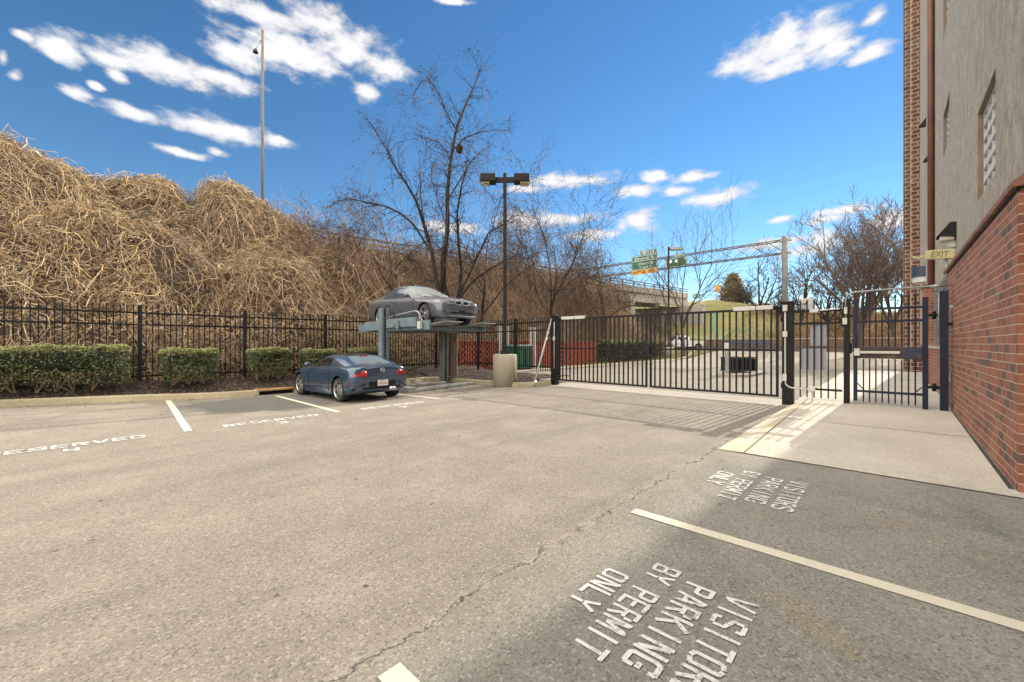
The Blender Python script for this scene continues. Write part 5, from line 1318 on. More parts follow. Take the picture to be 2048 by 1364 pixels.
# ---------------------------------------------------------------- trees
K = 6
def polyline(p, d, L, bend, rng, grav=0.0):
    pts = [np.array(p, float)]; d = np.array(d, float); d /= np.linalg.norm(d)
    for k in range(K - 1):
        d = d + rng.normal(size=3) * bend + np.array([0, 0, grav]); d /= np.linalg.norm(d); pts.append(pts[-1] + d * L / (K - 1))
    return np.array(pts), d
def grow(p, d, L, r, lev, out, rng, nch=(4, 6), spread=.75, shrink=.62, bend=.12, upw=.05, minr=.004, t0=.3):
    P, dend = polyline(p, d, L, bend, rng, upw); R = np.linspace(r, r * .5, K); out.append((P, R))
    if lev == 0: return
    n = rng.integers(nch[0], nch[1] + 1)
    for i in range(n):
        tt = t0 + (1 - t0) * (i + rng.uniform(.2, .9)) / n; f = tt * (K - 1); a = min(int(f), K - 2); q = P[a] + (P[a + 1] - P[a]) * (f - a)
        dd = P[a + 1] - P[a]; dd /= np.linalg.norm(dd); s = rng.normal(size=3); s -= dd * s.dot(dd); s /= np.linalg.norm(s)
        nd = dd * (1 - spread * .45) + s * spread * rng.uniform(.6, 1.1)
        grow(q, nd, L * shrink * rng.uniform(.7, 1.2), max(minr, r * (1 - .5 * tt) * .6), lev - 1, out, rng, nch, spread, shrink, bend * 1.2, upw, minr, .15)
def tree_mesh(name, items, parent, cols, rng, S=4):
    P = np.array([i[0] for i in items]); R = np.array([i[1] for i in items]); V, Q = tubes(P, R, S)
    c = np.array(cols)[rng.integers(0, len(cols), len(P))] * rng.uniform(.75, 1.2, (len(P), 1))
    V = V - np.array(parent.location)
    return np_mesh(name, V, Q, M['twig'], parent, col=np.repeat(c, K * S, axis=0))
def resample(pts, rad, k=K):
    pts = np.array([list(p) for p in pts], float); m = len(pts); s = np.linspace(0, m - 1, k)
    P = np.stack([np.interp(s, np.arange(m), pts[:, i]) for i in range(3)], 1); return P, np.interp(s, np.linspace(0, m - 1, len(rad)), rad)
BARK = [(.034, .025, .021), (.048, .036, .029), (.025, .019, .016)]
rng = np.random.default_rng(77)
# the leaning vine-hung tree in the bed behind the lift
Z0 = 16.0
def Uj(px, py, dz=0): return U(px, py, Z0 + dz)
base = Uj(906, 742); T = thing('tree', 'tall bare tree with a bird nest growing behind the parking lift', 'tree', (base.x, base.y, .3), 0, 'bare trees')
trunk = [resample([Uj(906, 752), Uj(906, 715), Uj(908, 690), Uj(906, 665), Uj(900, 640), Uj(893, 612)], [.21, .18, .19, .17, .15, .13]),
         resample([Uj(908, 690, -.05), Uj(912, 668, -.25), Uj(914, 655, -.3)], [.08, .07, .04])]
tree_mesh('trunk', trunk, T, [(.12, .088, .065)], rng, 12)
LIMB = [([(893, 612), (886, 575), (889, 520), (893, 460), (896, 400), (899, 350), (907, 300), (914, 262), (930, 215), (950, 165), (966, 130)], [.13, .10, .07, .04, .015], [0, 0, .1, .1, .2, .2, .2, .1, 0, -.1, -.2]),
        ([(893, 612), (875, 560), (862, 500), (850, 450), (832, 408), (815, 370), (795, 335), (775, 295), (752, 262), (742, 245)], [.10, .07, .045, .025, .012], [0, -.2, -.4, -.5, -.7, -.8, -.9, -1, -1.1, -1.1]),
        ([(900, 630), (918, 590), (921, 540), (918, 480), (915, 420), (925, 370), (938, 330)], [.09, .065, .045, .02], [0, .3, .5, .6, .8, .9, 1.0]),
        ([(918, 590), (940, 545), (960, 500), (975, 470), (998, 455), (1020, 440)], [.06, .04, .03, .012], [.3, .2, 0, -.2, -.4, -.5]),
        ([(915, 600), (950, 560), (985, 535), (1015, 520), (1045, 505)], [.05, .035, .02, .01], [.2, -.2, -.5, -.8, -1.0]),
        ([(885, 600), (865, 560), (840, 530), (815, 510), (790, 500)], [.05, .035, .02, .01], [0, .3, .6, .9, 1.1]),
        ([(908, 298), (930, 275), (960, 262), (990, 258), (1018, 262)], [.03, .02, .012, .006], [.1, .2, .3, .3, .3]),
        ([(905, 318), (880, 290), (850, 275), (828, 268)], [.025, .015, .008, .004], [.1, .3, .5, .6]),
        ([(914, 262), (895, 230), (880, 195), (868, 170), (848, 165), (830, 180), (822, 205)], [.025, .02, .012, .006], [.1, 0, -.2, -.3, -.4, -.5, -.5]),
        ([(896, 390), (925, 350), (940, 320), (960, 300), (985, 285)], [.03, .02, .012, .006], [.1, -.2, -.4, -.5, -.7]),
        ([(850, 450), (840, 395), (842, 350), (838, 310)], [.03, .02, .012, .006], [-.5, -.2, .1, .3]),
        ([(862, 500), (830, 450), (800, 425), (770, 412), (735, 402), (700, 393), (670, 402), (650, 420)], [.045, .03, .02, .008], [-.4, -.2, 0, .2, .3, .4, .5, .5]),
        ([(893, 460), (875, 400), (862, 350), (868, 320)], [.03, .02, .01, .006], [.1, .5, .8, 1.0])]
items = []
def densify(pts, k): 
    s = np.linspace(0, len(pts) - 1, k); return [tuple(np.interp(s_, np.arange(len(pts)), [p[i] for p in pts]) for i in range(3)) for s_ in s]
vines = []; scraps = []
for pts, rad, dz in LIMB:
    W3 = [Uj(a, b, d) for (a, b), d in zip(pts, dz)]; n = len(W3)
    W3 = [p + Vector(rng.normal(size=3) * .04) for p in W3]
    segs = max(1, (n - 1) // 2); full = densify([tuple(p) for p in W3], segs * (K - 1) + 1)
    rad = [q_ * 1.2 for q_ in rad]
    rr = np.interp(np.linspace(0, 1, len(full)), np.linspace(0, 1, len(rad)), rad)
    for s_ in range(segs): items.append((np.array(full[s_ * (K - 1):(s_ + 1) * (K - 1) + 1]), rr[s_ * (K - 1):(s_ + 1) * (K - 1) + 1]))
    L = sum((W3[i + 1] - W3[i]).length for i in range(n - 1))
    for i in range(int(L * 6.5)):
        f = rng.uniform(.18, 1) * (len(full) - 1.01); a = int(f); p = np.array(full[a]); d = np.array(full[min(a + 1, len(full) - 1)]) - p
        s = rng.normal(size=3); d = d / (np.linalg.norm(d) + 1e-6) + s * .75; d[2] += .25
        grow(p, d, rng.uniform(.35, 1.25), max(.005, min(.014, rr[a] * .35)), 2 if rng.uniform() < .55 else 1, items, rng, (2, 4), .8, .6, .2, .0, .0035)
        if rng.uniform() < .9:
            P, _ = polyline(p, rng.normal(size=3) * .5 + np.array([0, 0, -.3]), rng.uniform(.5, 2.4), .16, rng, -.35); vines.append((P, np.linspace(.007, .004, K))); scraps += list(P[2:])
wood = tree_mesh('crown', items, T, BARK, rng, 4)
tree_mesh('hanging_vine', vines, T, [(.16, .115, .08), (.22, .16, .11), (.11, .08, .06)], rng, 3)
sc = np.array(scraps + [i[0][k] for i in items[40:] for k in (2, 4, 5)]); sc = sc[rng.uniform(0, 1, len(sc)) < .13] + rng.normal(size=(1, 3)) * .01
V, Q, C_ = leaves(sc, (.02, .055), [(.12, .08, .055), (.2, .14, .09), (.08, .055, .045)], 5, 1.0)
tag(np_mesh('dry_leaves', V - np.array(T.location), Q, M['twig'], T, col=C_, smooth=False), kind='stuff')
nb = Uj(919, 298, .15); nest = thing('bird_nest', 'dark round twig nest high in the bare tree', 'nest', tuple(nb))
ni = []
for i in range(150):
    a = rng.normal(size=3); a /= np.linalg.norm(a); b = np.cross(a, rng.normal(size=3)); b /= np.linalg.norm(b); th = np.linspace(0, rng.uniform(.8, 2.2), K)
    ni.append((np.array(nb) + (np.cos(th)[:, None] * a + np.sin(th)[:, None] * b) * np.array([.13, .13, .17]) * rng.uniform(.55, 1.1), np.full(K, .011)))
tree_mesh('nest_twigs', ni, nest, [(.03, .022, .018), (.05, .035, .025)], rng, 4)

def bare_tree(label, base, H, r0, lev=3, nch=(4, 6), spread=.75, cols=BARK, seed=1, vine=0, lean=(0, 0, 1), S=4, shrink=.62, scr=0.0, limbs=None, minr=.008, stem=.45, upw=.06, drape=0):
    rg = np.random.default_rng(seed); t = thing('tree', label, 'tree', tuple(base), 0, 'bare trees')
    base = np.array(base, float)
    P, d = polyline(base - np.array([0, 0, .2]), lean, H * stem, .05, rg); tree_mesh('trunk', [(P, np.linspace(r0, r0 * .7, K))], t, cols, rg, 8)
    it = []; vn = []
    n = limbs or 5
    for i in range(n):
        a = 2 * PI * i / n + rg.uniform(-.4, .4); f = rg.uniform(.45, 1.0) if i else 1.0; q = P[0] + (P[-1] - P[0]) * f
        dd = np.array([math.cos(a), math.sin(a), 0]) * spread * rg.uniform(.5, 1.1) + np.array([0, 0, 1.0]) if i else d
        grow(q, dd, H * (1 - stem) * rg.uniform(.75, 1.05) * (1.0 if i else 1.1), r0 * .5, lev, it, rg, nch, spread, shrink, .10, upw, minr)
    tree_mesh('crown', it, t, cols, rg, S)
    if vine:
        for i in range(vine):
            b_ = it[rg.integers(0, len(it))][0]; Pv, _ = polyline(b_[rg.integers(1, K)], rg.normal(size=3) * .4, H * rg.uniform(.08, .3), .14, rg, -.4); vn.append((Pv, np.linspace(minr, minr * .7, K)))
        tree_mesh('hanging_vine', vn, t, [(.15, .10, .07), (.2, .14, .1), (.1, .07, .055)], rg, 3)
    if scr:
        allp = np.concatenate([i[0][2:] for i in it] + [v[0][1:] for v in vn]) if vn else np.concatenate([i[0][2:] for i in it])
        q = allp[rg.uniform(0, 1, len(allp)) < scr]; q = q + rg.normal(size=q.shape) * .06
        V, Q, C_ = leaves(q, (.03, .08), [(.14, .085, .055), (.2, .13, .08), (.09, .06, .045)], seed, 1.0); tag(np_mesh('dry_leaves', V - np.array(t.location), Q, M['twig'], t, col=C_, smooth=False), kind='stuff')
    return t
def onhill(px, Y):
    p, Z = onY(px, Y); p.z = float(hills(p.x, Y)); return p, Z
def ht(px, py, Z, z): return EYE + (CY - py) / FOC * Z - z
p, Z = onhill(960, 18.6); bare_tree('vine draped tree bowing in an arch just left of the near lamp post', p, ht(960, 395, Z, p.z), .10, 3, (4, 6), 1.0, BARK, 5, 900, (.0, -.1, 1), scr=.12, upw=-.10, minr=.007)
p, Z = onhill(800, 19.2); bare_tree('ragged vine covered tree on the bank left of the tall bare tree', p, ht(790, 405, Z, p.z), .09, 3, (4, 5), 1.0, BARK, 6, 700, (-.15, 0, 1), scr=.1, upw=-.08, minr=.007)
p, Z = onhill(1098, 18.2); bare_tree('slender tree with dark dead leaf clumps just right of the near lamp post', p, ht(1098, 425, Z, p.z), .11, 3, (4, 5), .7, BARK, 8, 420, (.02, 0, 1), scr=.16, minr=.009)
p, Z = onhill(1062, 20.0); bare_tree('thin scrubby tree on the bank behind the near lamp post', p, ht(1062, 440, Z, p.z), .07, 3, (4, 5), .9, BARK, 9, 420, (.02, 0, 1), scr=.08, minr=.009)
p, Z = onhill(1212, 17.6); bare_tree('dark umbrella shaped vine tree left of the green highway sign', p, ht(1212, 478, Z, p.z), .13, 3, (5, 6), 1.0, [(.07, .048, .04), (.09, .06, .045)], 12, 900, (.02, 0, 1), scr=.35, upw=-.12, minr=.012, stem=.5)
p, Z = onhill(1150, 19.5); bare_tree('small wispy tree between the two vine trees on the bank', p, ht(1150, 490, Z, p.z), .07, 3, (4, 5), .6, BARK, 13, 160, (.05, 0, 1), scr=.06, minr=.009)
p, Z = onhill(720, 20.5); bare_tree('low arching brush tree at the left end of the highway railing', p, ht(720, 420, Z, p.z), .06, 3, (4, 5), 1.1, BARK, 14, 400, (-.2, 0, 1), scr=.07, upw=-.08, minr=.006)
def gtree(px, X, top, label, r0, seed, z=None, **kw):
    p, Z = onX(px, X); p.z = far_rise(X) if z is None else z; return bare_tree(label, p, ht(px, top, Z, p.z), r0, seed=seed, **kw)
gtree(1368, 41.5, 515, 'small upright street tree on the lawn beside the far lamp post', .16, 15, .1, lev=3, nch=(3, 5), spread=.55, cols=[(.12, .09, .075), (.09, .07, .06)], minr=.013, stem=.30)
gtree(1525, 68, 530, 'bare tree with open branches just left of the gantry post', .26, 16, 4.2, lev=3, nch=(3, 5), spread=.8, minr=.022)
gtree(1600, 62, 530, 'thin bare tree just right of the gantry post', .2, 17, 2.5, lev=3, nch=(3, 4), spread=.55, minr=.02)
gtree(1492, 74, 575, 'low bushy bare tree beside the brown evergreen', .2, 18, 5.5, lev=3, nch=(4, 6), spread=.9, minr=.024)
gtree(1558, 66, 590, 'low tangled bare tree behind the foot of the gantry post', .2, 19, 3.5, lev=3, nch=(4, 6), spread=.9, minr=.022)
gtree(1655, 58, 560, 'short bare tree left of the big spreading tree', .2, 20, 2.0, lev=3, nch=(4, 5), spread=.9, minr=.02)
gtree(1722, 50, 462, 'big spreading bare tree behind the pedestrian gate', .27, 24, 1.6, lev=4, nch=(4, 5), spread=.72, cols=[(.13, .095, .08), (.17, .125, .10), (.09, .068, .06)], minr=.015, limbs=13, shrink=.52, stem=.22, upw=.10)
gtree(1788, 54, 490, 'bare tree half hidden behind the brick pilaster', .2, 22, 1.6, lev=4, nch=(3, 5), spread=.75, cols=[(.15, .11, .085), (.11, .08, .07)], minr=.02, limbs=8, stem=.25)
gtree(1690, 62, 600, 'low scrubby tree behind the fixed fence panel', .16, 23, 2.4, lev=3, nch=(4, 6), spread=1.0, minr=.02)
# brown-green evergreen
p, Z = onX(1466, 76); p.z = 5.8; Hh = ht(1466, 545, Z, p.z)
ev = thing('evergreen_tree', 'brown tinged cone shaped evergreen on the far bank', 'tree', tuple(p))
rg = np.random.default_rng(9); it = []
P, _ = polyline(np.array(p) - np.array([0, 0, .3]), (0, 0, 1), Hh * .96, .01, rg); tree_mesh('trunk', [(P, np.linspace(.22, .04, K))], ev, BARK, rg, 6)
for i in range(230):
    f = rg.uniform(.05, .98) ** .9; a = rg.uniform(0, 2 * PI); L = (1 - f) ** .75 * Hh * .40 * rg.uniform(.7, 1.1) + .2
    q = np.array(p) + np.array([0, 0, Hh * .96 * f]); grow(q, (math.cos(a), math.sin(a), .45), L, .03, 1, it, rg, (4, 6), .6, .45, .1, .05, .014)
tree_mesh('crown', it, ev, [(.12, .08, .04), (.09, .08, .03), (.17, .11, .06)], rg, 3)
q = np.concatenate([i[0][1:] for i in it]); q = q + rg.normal(size=q.shape) * .12
V, Q, C_ = leaves(q, (.10, .22), [(.20, .145, .06), (.12, .12, .045), (.30, .19, .095), (.09, .09, .035)], 4, 1.2); np_mesh('needles', V - np.array(ev.location), Q, M['leaf'], ev, col=C_, smooth=False)
# ---------------------------------------------------------------- the highway behind
def rail_z(x): return 8.05 + (x - 9) * .030
def rail_y(x): return 24.3 - (x - 9) * .045
hw = thing('highway_bridge', 'concrete highway overpass with dark metal railing behind the bare trees', 'bridge', (9, 24.3, 7))
def hb(m, n, mat, bev=0.0): return m.build(n, mat, hw, True, bev)
xs_ = np.arange(9.0, 62.1, 2.65)
railm = simple('weathered_rail', (.11, .095, .085), .6, .2, .25, 3, obj=False)
m = MB(); m3 = MB(); m2 = MB(); bar_ = MB(); deck = MB(); gird = [MB(), MB(), MB()]
for a, b in zip(xs_[:-1], xs_[1:]):
    pa = Vector((a, rail_y(a), rail_z(a))); pb = Vector((b, rail_y(b), rail_z(b)))
    m.bar(pa + Vector((0, 0, -.04)), pb + Vector((0, 0, -.04)), .10, .10); m3.bar(pa + Vector((0, 0, -.36)), pb + Vector((0, 0, -.36)), .10, .10)
    hb(MB().b2((a - .07, rail_y(a) - .07, rail_z(a) - .75), (a + .07, rail_y(a) + .07, rail_z(a))), 'railing_post', railm)
    bar_.bar(pa + Vector((0, .1, -.86)), pb + Vector((0, .1, -.86)), .32, .5)
    deck.bar(pa + Vector((0, 4.9, -1.25)), pb + Vector((0, 4.9, -1.25)), 10.2, .28)
    if a > 34: [gird[i].bar(pa + Vector((0, o_, -1.95)), pb + Vector((0, o_, -1.95)), .5, 1.1) for i, o_ in enumerate((.25, 4.5, 8.5))]
hb(m, 'hand_rail', railm); hb(m3, 'hand_rail', railm); hb(bar_, 'parapet', M['bridge']); hb(deck, 'deck', M['bridge']); [hb(g_, 'girder', M['bridge']) for g_ in gird]
MB().b2((8.7, 24.1, 6.2), (9.05, 24.5, 8.25)).build('end_post', simple('end_post_concrete', (.42, .33, .22), .85, 0, .2, 3, obj=False), hw, True, .02)
for px in (1273, 1432):
    q, Z = onX(px, 45.5 if px == 1273 else 58)
    z1 = rail_z(q.x) - 2.55
    MB().lathe([(.52, -.1), (.52, z1)], c=(q.x, rail_y(q.x) + (.4 if px == 1273 else 2), 0), n=20).build('pillar', M['bridge'], hw, True)
hb(MB().b2((45, 22.5, 4.0), (46.1, 33, rail_z(45.5) - 2.52)), 'pier_cap', M['bridge'])
ab = MB().b2((60, 19.2, -.1), (61.5, 34, 7.0)); hb(ab, 'abutment', simple('abutment_concrete', (.30, .28, .25), .9, 0, .25, .35, obj=False))
hb(MB().b2((59.4, 18.6, -.1), (59.98, 30, 2.15)), 'abutment_footing', simple('stained_concrete', (.17, .10, .07), .9, 0, .3, .8, obj=False))

# ---------------------------------------------------------------- bank beyond the road
def bankz(X, Y):
    t = sstep(52.5, 72, X); cr = np.interp(Y, [-60, -20, -2, 3.6, 11.3, 16, 21, 40], [5.0, 5.0, 5.0, 5.2, 6.3, 7.8, 8.7, 9.0]); b = np.interp(Y, [-60, 2, 8, 14, 40], [1.2, 1.3, 1.7, 2.1, 2.1])
    return np.where(X < 52.4, -.5, b + (cr - b) * t + .12 * np.sin(X * .8 + Y * .5) * np.sin(Y * 1.1))
structure(grid_mesh('bank', np.linspace(52.3, 110, 70), np.linspace(-60, 40, 110), bankz, M['bank']))
r = np.random.default_rng(50)
n = 24000; x = 53 + 36 * r.uniform(0, 1, n); y = r.uniform(-12, 15, n); k = r.uniform(0, 1, n) < (1 - .85 * sstep(7, 12, y) * (1 - sstep(62, 68, x))); x, y = x[k], y[k]; z = bankz(x, y); n = len(x)
d = normalize(r.normal(size=(n, 3)) * np.array([1, 1, .5]) + np.array([0, 0, .9])); P = np.stack([x, y, z], 1)[:, None, :] + d[:, None, :] * (r.uniform(.25, 1.1, n)[:, None] * np.linspace(0, 1, 4)[None, :])[:, :, None] + r.normal(size=(n, 4, 3)) * .06
V, Q = tubes(P, np.full((n, 4), .018), 3); cc = np.array([(.24, .15, .08), (.3, .2, .11), (.17, .10, .06), (.2, .17, .07)])[r.integers(0, 4, n)]
tag(np_mesh('bank_brush', V, Q, M['twig'], col=np.repeat(cc, 12, axis=0)), kind='stuff')
rw = thing('retaining_wall', 'low brown brick retaining wall along the far side of the road', 'wall', (52.2, 8, .7))
two = two_way(MB().b2((52.0, -30, .5), (52.4, 16.2, 2.0)).build('wall_face', M['brick'], rw, True), brick_mat('far_brick', 'y', .3, .1, reds=((.17, .10, .065), (.14, .08, .052), (.2, .12, .08)), mortar=(.22, .165, .12)))
MB().b2((51.94, -30, 2.003), (52.46, 16.2, 2.10)).build('coping', M['base'], rw, True, .01)
bl = thing('blue_barrier', 'low blue barrier panel in front of the far brick wall', 'barrier', (51.2, 12, .72))
MB().b2((51.1, 9.4, 1.45), (51.25, 14.2, 1.82)).build('panel', simple('dull_blue', (.07, .08, .14), .5, 0, .2, 2, obj=False), bl, True, .01)
for y in (9.6, 11.8, 14.0): MB().b2((51.26, y - .04, .7), (51.34, y + .04, 1.82)).build('leg', M['galv'], bl, True)
gd = thing('guard_rail', 'long dark steel guard rail along the road beyond the gate', 'guard rail', (49.5, 8, .7))
m = MB()
prof_ = [(-.04, 1.06), (-.0, 1.10), (-.05, 1.17), (-.0, 1.24), (-.04, 1.30), (.02, 1.30), (.05, 1.24), (.0, 1.17), (.05, 1.10), (.02, 1.06)]
vs = []; ys_ = [-30, -10, 0, 8, 15.6]
for y in ys_: vs += [(49.5 + a, y, b + .02) for a, b in prof_]
kk = len(prof_); m.add(vs, [(i * kk + j_, i * kk + (j_ + 1) % kk, (i + 1) * kk + (j_ + 1) % kk, (i + 1) * kk + j_) for i in range(len(ys_) - 1) for j_ in range(kk)])
m.build('rail', simple('dark_guard_steel', (.10, .10, .105), .5, .4, .2, 2, obj=False), gd, True)
gpm = simple('guard_post', (.13, .09, .06), .8)
for k in range(23): MB().b2((49.58, -29.5 + k * 2.0, .6), (49.72, -29.35 + k * 2.0, 1.3)).build('rail_post', gpm, gd, True)

# lawn strip with kerb, red pierced wall, utility cabinet, pale posts
structure(grid_mesh('lawn', np.linspace(13.2, 50, 50), np.linspace(14.2, 22, 10), lambda x, y: .10 + far_rise(x) * .95 + .02 * np.sin(x * 2 + y), M['lawn']))
structure(bevel(sweep(dense([(12.6, 13.95), (30, 13.9), (40, 14.3), (47, 15.8), (49, 18)], .6), [(-.02, -.05), (-.01, .12), (.02, .14), (.16, .145), (.17, -.05)], lambda x, y: float(far_rise(x)), 'lawn_kerb', M['apron']), .01, 1))
n = 9000; x = r.uniform(24, 50, n); y = r.uniform(14.15, 19, n); P = np.stack([x, y, .10 + far_rise(x) * .95], 1)[:, None, :] + (normalize(r.normal(size=(n, 3)) * np.array([.5, .5, .2]) + np.array([0, 0, 1]))[:, None, :]) * (r.uniform(.05, .16, n)[:, None] * np.linspace(0, 1, 3))[:, :, None]
V, Q = tubes(P, np.tile(np.array([.012, .009, .003]), (n, 1)), 3); cc = np.array([(.28, .26, .08), (.18, .2, .06), (.34, .29, .12)])[r.integers(0, 3, n)]
tag(np_mesh('grass', V, Q, M['leaf'], col=np.repeat(cc, 9, axis=0)), kind='stuff')

def pierced(name):
    t = NT(name); x, y, z = t.sep(t.P()); vec = t.comb(x, z, 0.0)
    b = t.n('ShaderNodeTexBrick'); t.l(vec, b.inputs['Vector']); b.inputs['Scale'].default_value = 1; b.inputs['Brick Width'].default_value = .26; b.inputs['Row Height'].default_value = .15; b.inputs['Mortar Size'].default_value = .045; b.inputs['Mortar Smooth'].default_value = .1
    n = t.noise(t.P(), 5, 6, .65); red = t.ramp(n, [(.3, (.23, .05, .035)), (.7, (.34, .085, .05))])
    t.color(red); t.set(Roughness=.8); return t.m
redm = pierced('red_block')
wl = thing('red_block_wall', 'red pierced block screen wall standing behind the fence and green cabinet', 'wall', (19, 15.6, 0))
m = MB(); x = 12.95; row = 0
rows = 11; bw = .30
MB().b2((12.9, 15.62, 0), (25.4, 15.72, 1.60)).build('backing', simple('hole_shade_backing', (.07, .02, .015), .9, 0, .3, 3, obj=False), wl, True)  # backing coloured dark for the shade inside the pierced holes
for k in range(rows):
    z0_ = .04 + k * .142; ofs = (k % 2) * bw / 2; xx = 12.95 - ofs
    while xx < 25.4:
        a = max(12.92, xx); b_ = min(25.4, xx + bw - .07)
        if b_ - a > .05: m.b2((a, 15.45, z0_), (b_, 15.617, z0_ + .132))
        xx += bw
m.build('block_face', redm, wl, True)
MB().b2((12.88, 15.42, 1.603), (25.44, 15.75, 1.68)).build('coping', simple('wall_coping_red', (.24, .07, .05), .8, 0, .2, 3, obj=False), wl, True, .01)
cb = thing('utility_cabinet', 'dark green ribbed steel cabinet with pale lid edge behind the fence', 'cabinet', (16.2, 14.5, .1))
gm_ = simple('green_cabinet_paint', (.012, .085, .045), .45, 0, .2, 3)
c = MB().b2((-.62, -.4, .12), (.62, .4, 1.28))
for k in range(8): c.b2((-.57 + k * .155, -.43, .2), (-.50 + k * .155, -.402, 1.05))
c.build('cabinet_body', gm_, cb, bev=.01)
MB().b2((-.66, -.45, 1.283), (.66, .44, 1.36)).build('lid', simple('pale_green_lid', (.22, .40, .30), .5, 0, .1, 4), cb, bev=.015)
MB().b2((-.60, -.38, 0), (.60, .38, .118)).b2((-.5, -.425, 1.08), (.5, -.402, 1.16)).build('base_frame', M['darkplastic'], cb)
cb.rotation_euler = (0, 0, .15)
pm_ = simple('pale_post', (.52, .50, .44), .7, 0, .1, 3)
for i, (px, lab) in enumerate(((1000, 'pale square post just left of the near lamp post, behind the fence'), (1015, 'pale square post just right of the near lamp post, behind the fence'), (1061, 'pale square post behind the green cabinet'), (1069, 'pale square post at the right edge of the green cabinet'))):
    q, Z = onY(px, 15.15); t = thing('marker_post', lab, 'post', (q.x, q.y, .1), 0, 'pale posts by the green cabinet')
    MB().b2((-.06, -.06, 0), (.06, .06, 2.3)).build('shaft', pm_, t, bev=.008); MB().box((0, 0, 2.33), (.15, .15, .06)).build('cap', pm_, t, bev=.01)

# keypad island in the driveway
isl = [(20.3, 5.0), (20.8, 4.6), (23.6, 4.5), (24.4, 5.1), (23.8, 5.9), (21.0, 6.1), (20.3, 5.6)]
m = MB(); m.prism(isl, -.02, .13); structure(m.build('traffic_island', M['apron'], bev=.02))
t = thing('keypad_planter', 'black slatted planter box with a pale rim on the driveway island', 'planter', (21.9, 5.35, .13), math.radians(-36))
MB().b2((-.65, -.34, .08), (.65, .34, .66)).build('liner', M['darkplastic'], t)
m = MB()
for k in range(6): 
    xk = -.62 + k * .248; m.b2((xk - .02, -.40, .05), (xk + .02, -.36, .70)).b2((xk - .02, .36, .05), (xk + .02, .40, .70))
for z in (.06, .70): m.b2((-.70, -.41, z), (.70, -.345, z + .05)).b2((-.70, .345, z), (.70, .41, z + .05)).b2((-.70, -.34, z), (-.655, .34, z + .05)).b2((.655, -.34, z), (.70, .34, z + .05))
m.build('slatted_frame', simple('planter_frame', (.07, .07, .07), .5, .1, .2, 6), t)
MB().b2((-.6, -.3, .66), (.6, .3, .69)).build('soil', M['mulch'], t)
t = thing('keypad_pedestal', 'grey gate keypad pedestal standing at the end of the planter', 'keypad post', (20.85, 5.55, .13))
MB().b2((-.07, -.09, 0), (.07, .09, 1.15)).build('post', M['steel'], t, bev=.01); MB().b2((-.12, -.13, 1.15), (.10, .13, 1.42)).build('keypad', M['palegrey'], t, bev=.02)
t = thing('island_boulder', 'tan rock lying on top of the slatted planter', 'rock', (22.15, 5.15, .84))
bm = bmesh.new(); bmesh.ops.create_icosphere(bm, subdivisions=3, radius=.18)
for v in bm.verts: v.co *= 1 + .18 * math.sin(v.co.x * 21) * math.sin(v.co.y * 17 + v.co.z * 13); v.co.z *= .7
me = D.meshes.new('rock_body'); bm.to_mesh(me); bm.free(); me.materials.append(simple('tan_rock', (.45, .33, .16), .9, 0, .25, 6)); link('rock_body', me, t)

# ---------------------------------------------------------------- sign gantry
GXX = 43.0
ga = thing('sign_gantry', 'grey steel truss gantry carrying green highway signs above the road', 'sign gantry', (GXX, 6.9, 0))
def gb(m, n, mat, par=None, bev=0.0): return m.build(n, mat, par or ga, True, bev)
gs = simple('gantry_steel', (.14, .135, .12), .6, .35, .25, 1.2, obj=False)
y0_, y1_ = 6.7, 29.0; zt_, zb_ = 10.75, 9.6
for dx in (-.35, .35): gb(MB().tube([(GXX + dx, 6.75, .5), (GXX + dx, 6.75, 11.0)], .19 if dx < 0 else .15, 12), 'post', gs)
m = MB()
for dx in (-.35, .35):
    for z in (zt_, zb_): m.tube([(GXX + dx, y0_ - .4, z), (GXX + dx, y1_, z)], .055, 8)
gb(m, 'chord', gs)
m = MB(); n = 16; st = (y1_ - y0_) / n
for k in range(n):
    a, b = y0_ + k * st, y0_ + (k + 1) * st
    for dx in (-.35, .35): m.tube([(GXX + dx, a, zb_ if k % 2 else zt_), (GXX + dx, b, zt_ if k % 2 else zb_)], .026, 6); m.tube([(GXX + dx + .01, a, zt_ if k % 2 else zb_), (GXX + dx + .01, b, zb_ if k % 2 else zt_)], .022, 6)
    m.tube([(GXX - .35, a, zt_), (GXX + .35, b, zt_)], .02, 5); m.tube([(GXX - .35, a, zb_), (GXX + .35, b, zb_)], .02, 5)
gb(m, 'bracing', gs)
sgn = simple('highway_sign_green', (.004, .10, .05), .45, 0, .15, .6, obj=False); wht = simple('sign_white', (.75, .76, .74), .5, 0, .05, 2); yel = simple('sign_yellow', (.62, .29, .01), .5, 0, .1, 2, obj=False); blk = simple('sign_black', (.02, .02, .02), .6)
def panel(yc, zc, w, h, name, mat, rim=.03, X=GXX - .55):
    o = gb(MB().b2((X - .03, yc - w / 2, zc - h / 2), (X + .03, yc + w / 2, zc + h / 2)), name, mat, None, .02)
    if rim:
        b = MB(); e = .05
        for (a0, a1, c0, c1) in ((-w / 2 + e, w / 2 - e, h / 2 - e - rim, h / 2 - e), (-w / 2 + e, w / 2 - e, -h / 2 + e, -h / 2 + e + rim), (-w / 2 + e, -w / 2 + e + rim, -h / 2 + e + rim, h / 2 - e - rim), (w / 2 - e - rim, w / 2 - e, -h / 2 + e + rim, h / 2 - e - rim)):
            b.b2((X - .036, yc + a0, zc + c0), (X - .031, yc + a1, zc + c1))
        q = gb(b, 'border', wht); q.parent = o; q.location = (0, 0, 0)
    return o
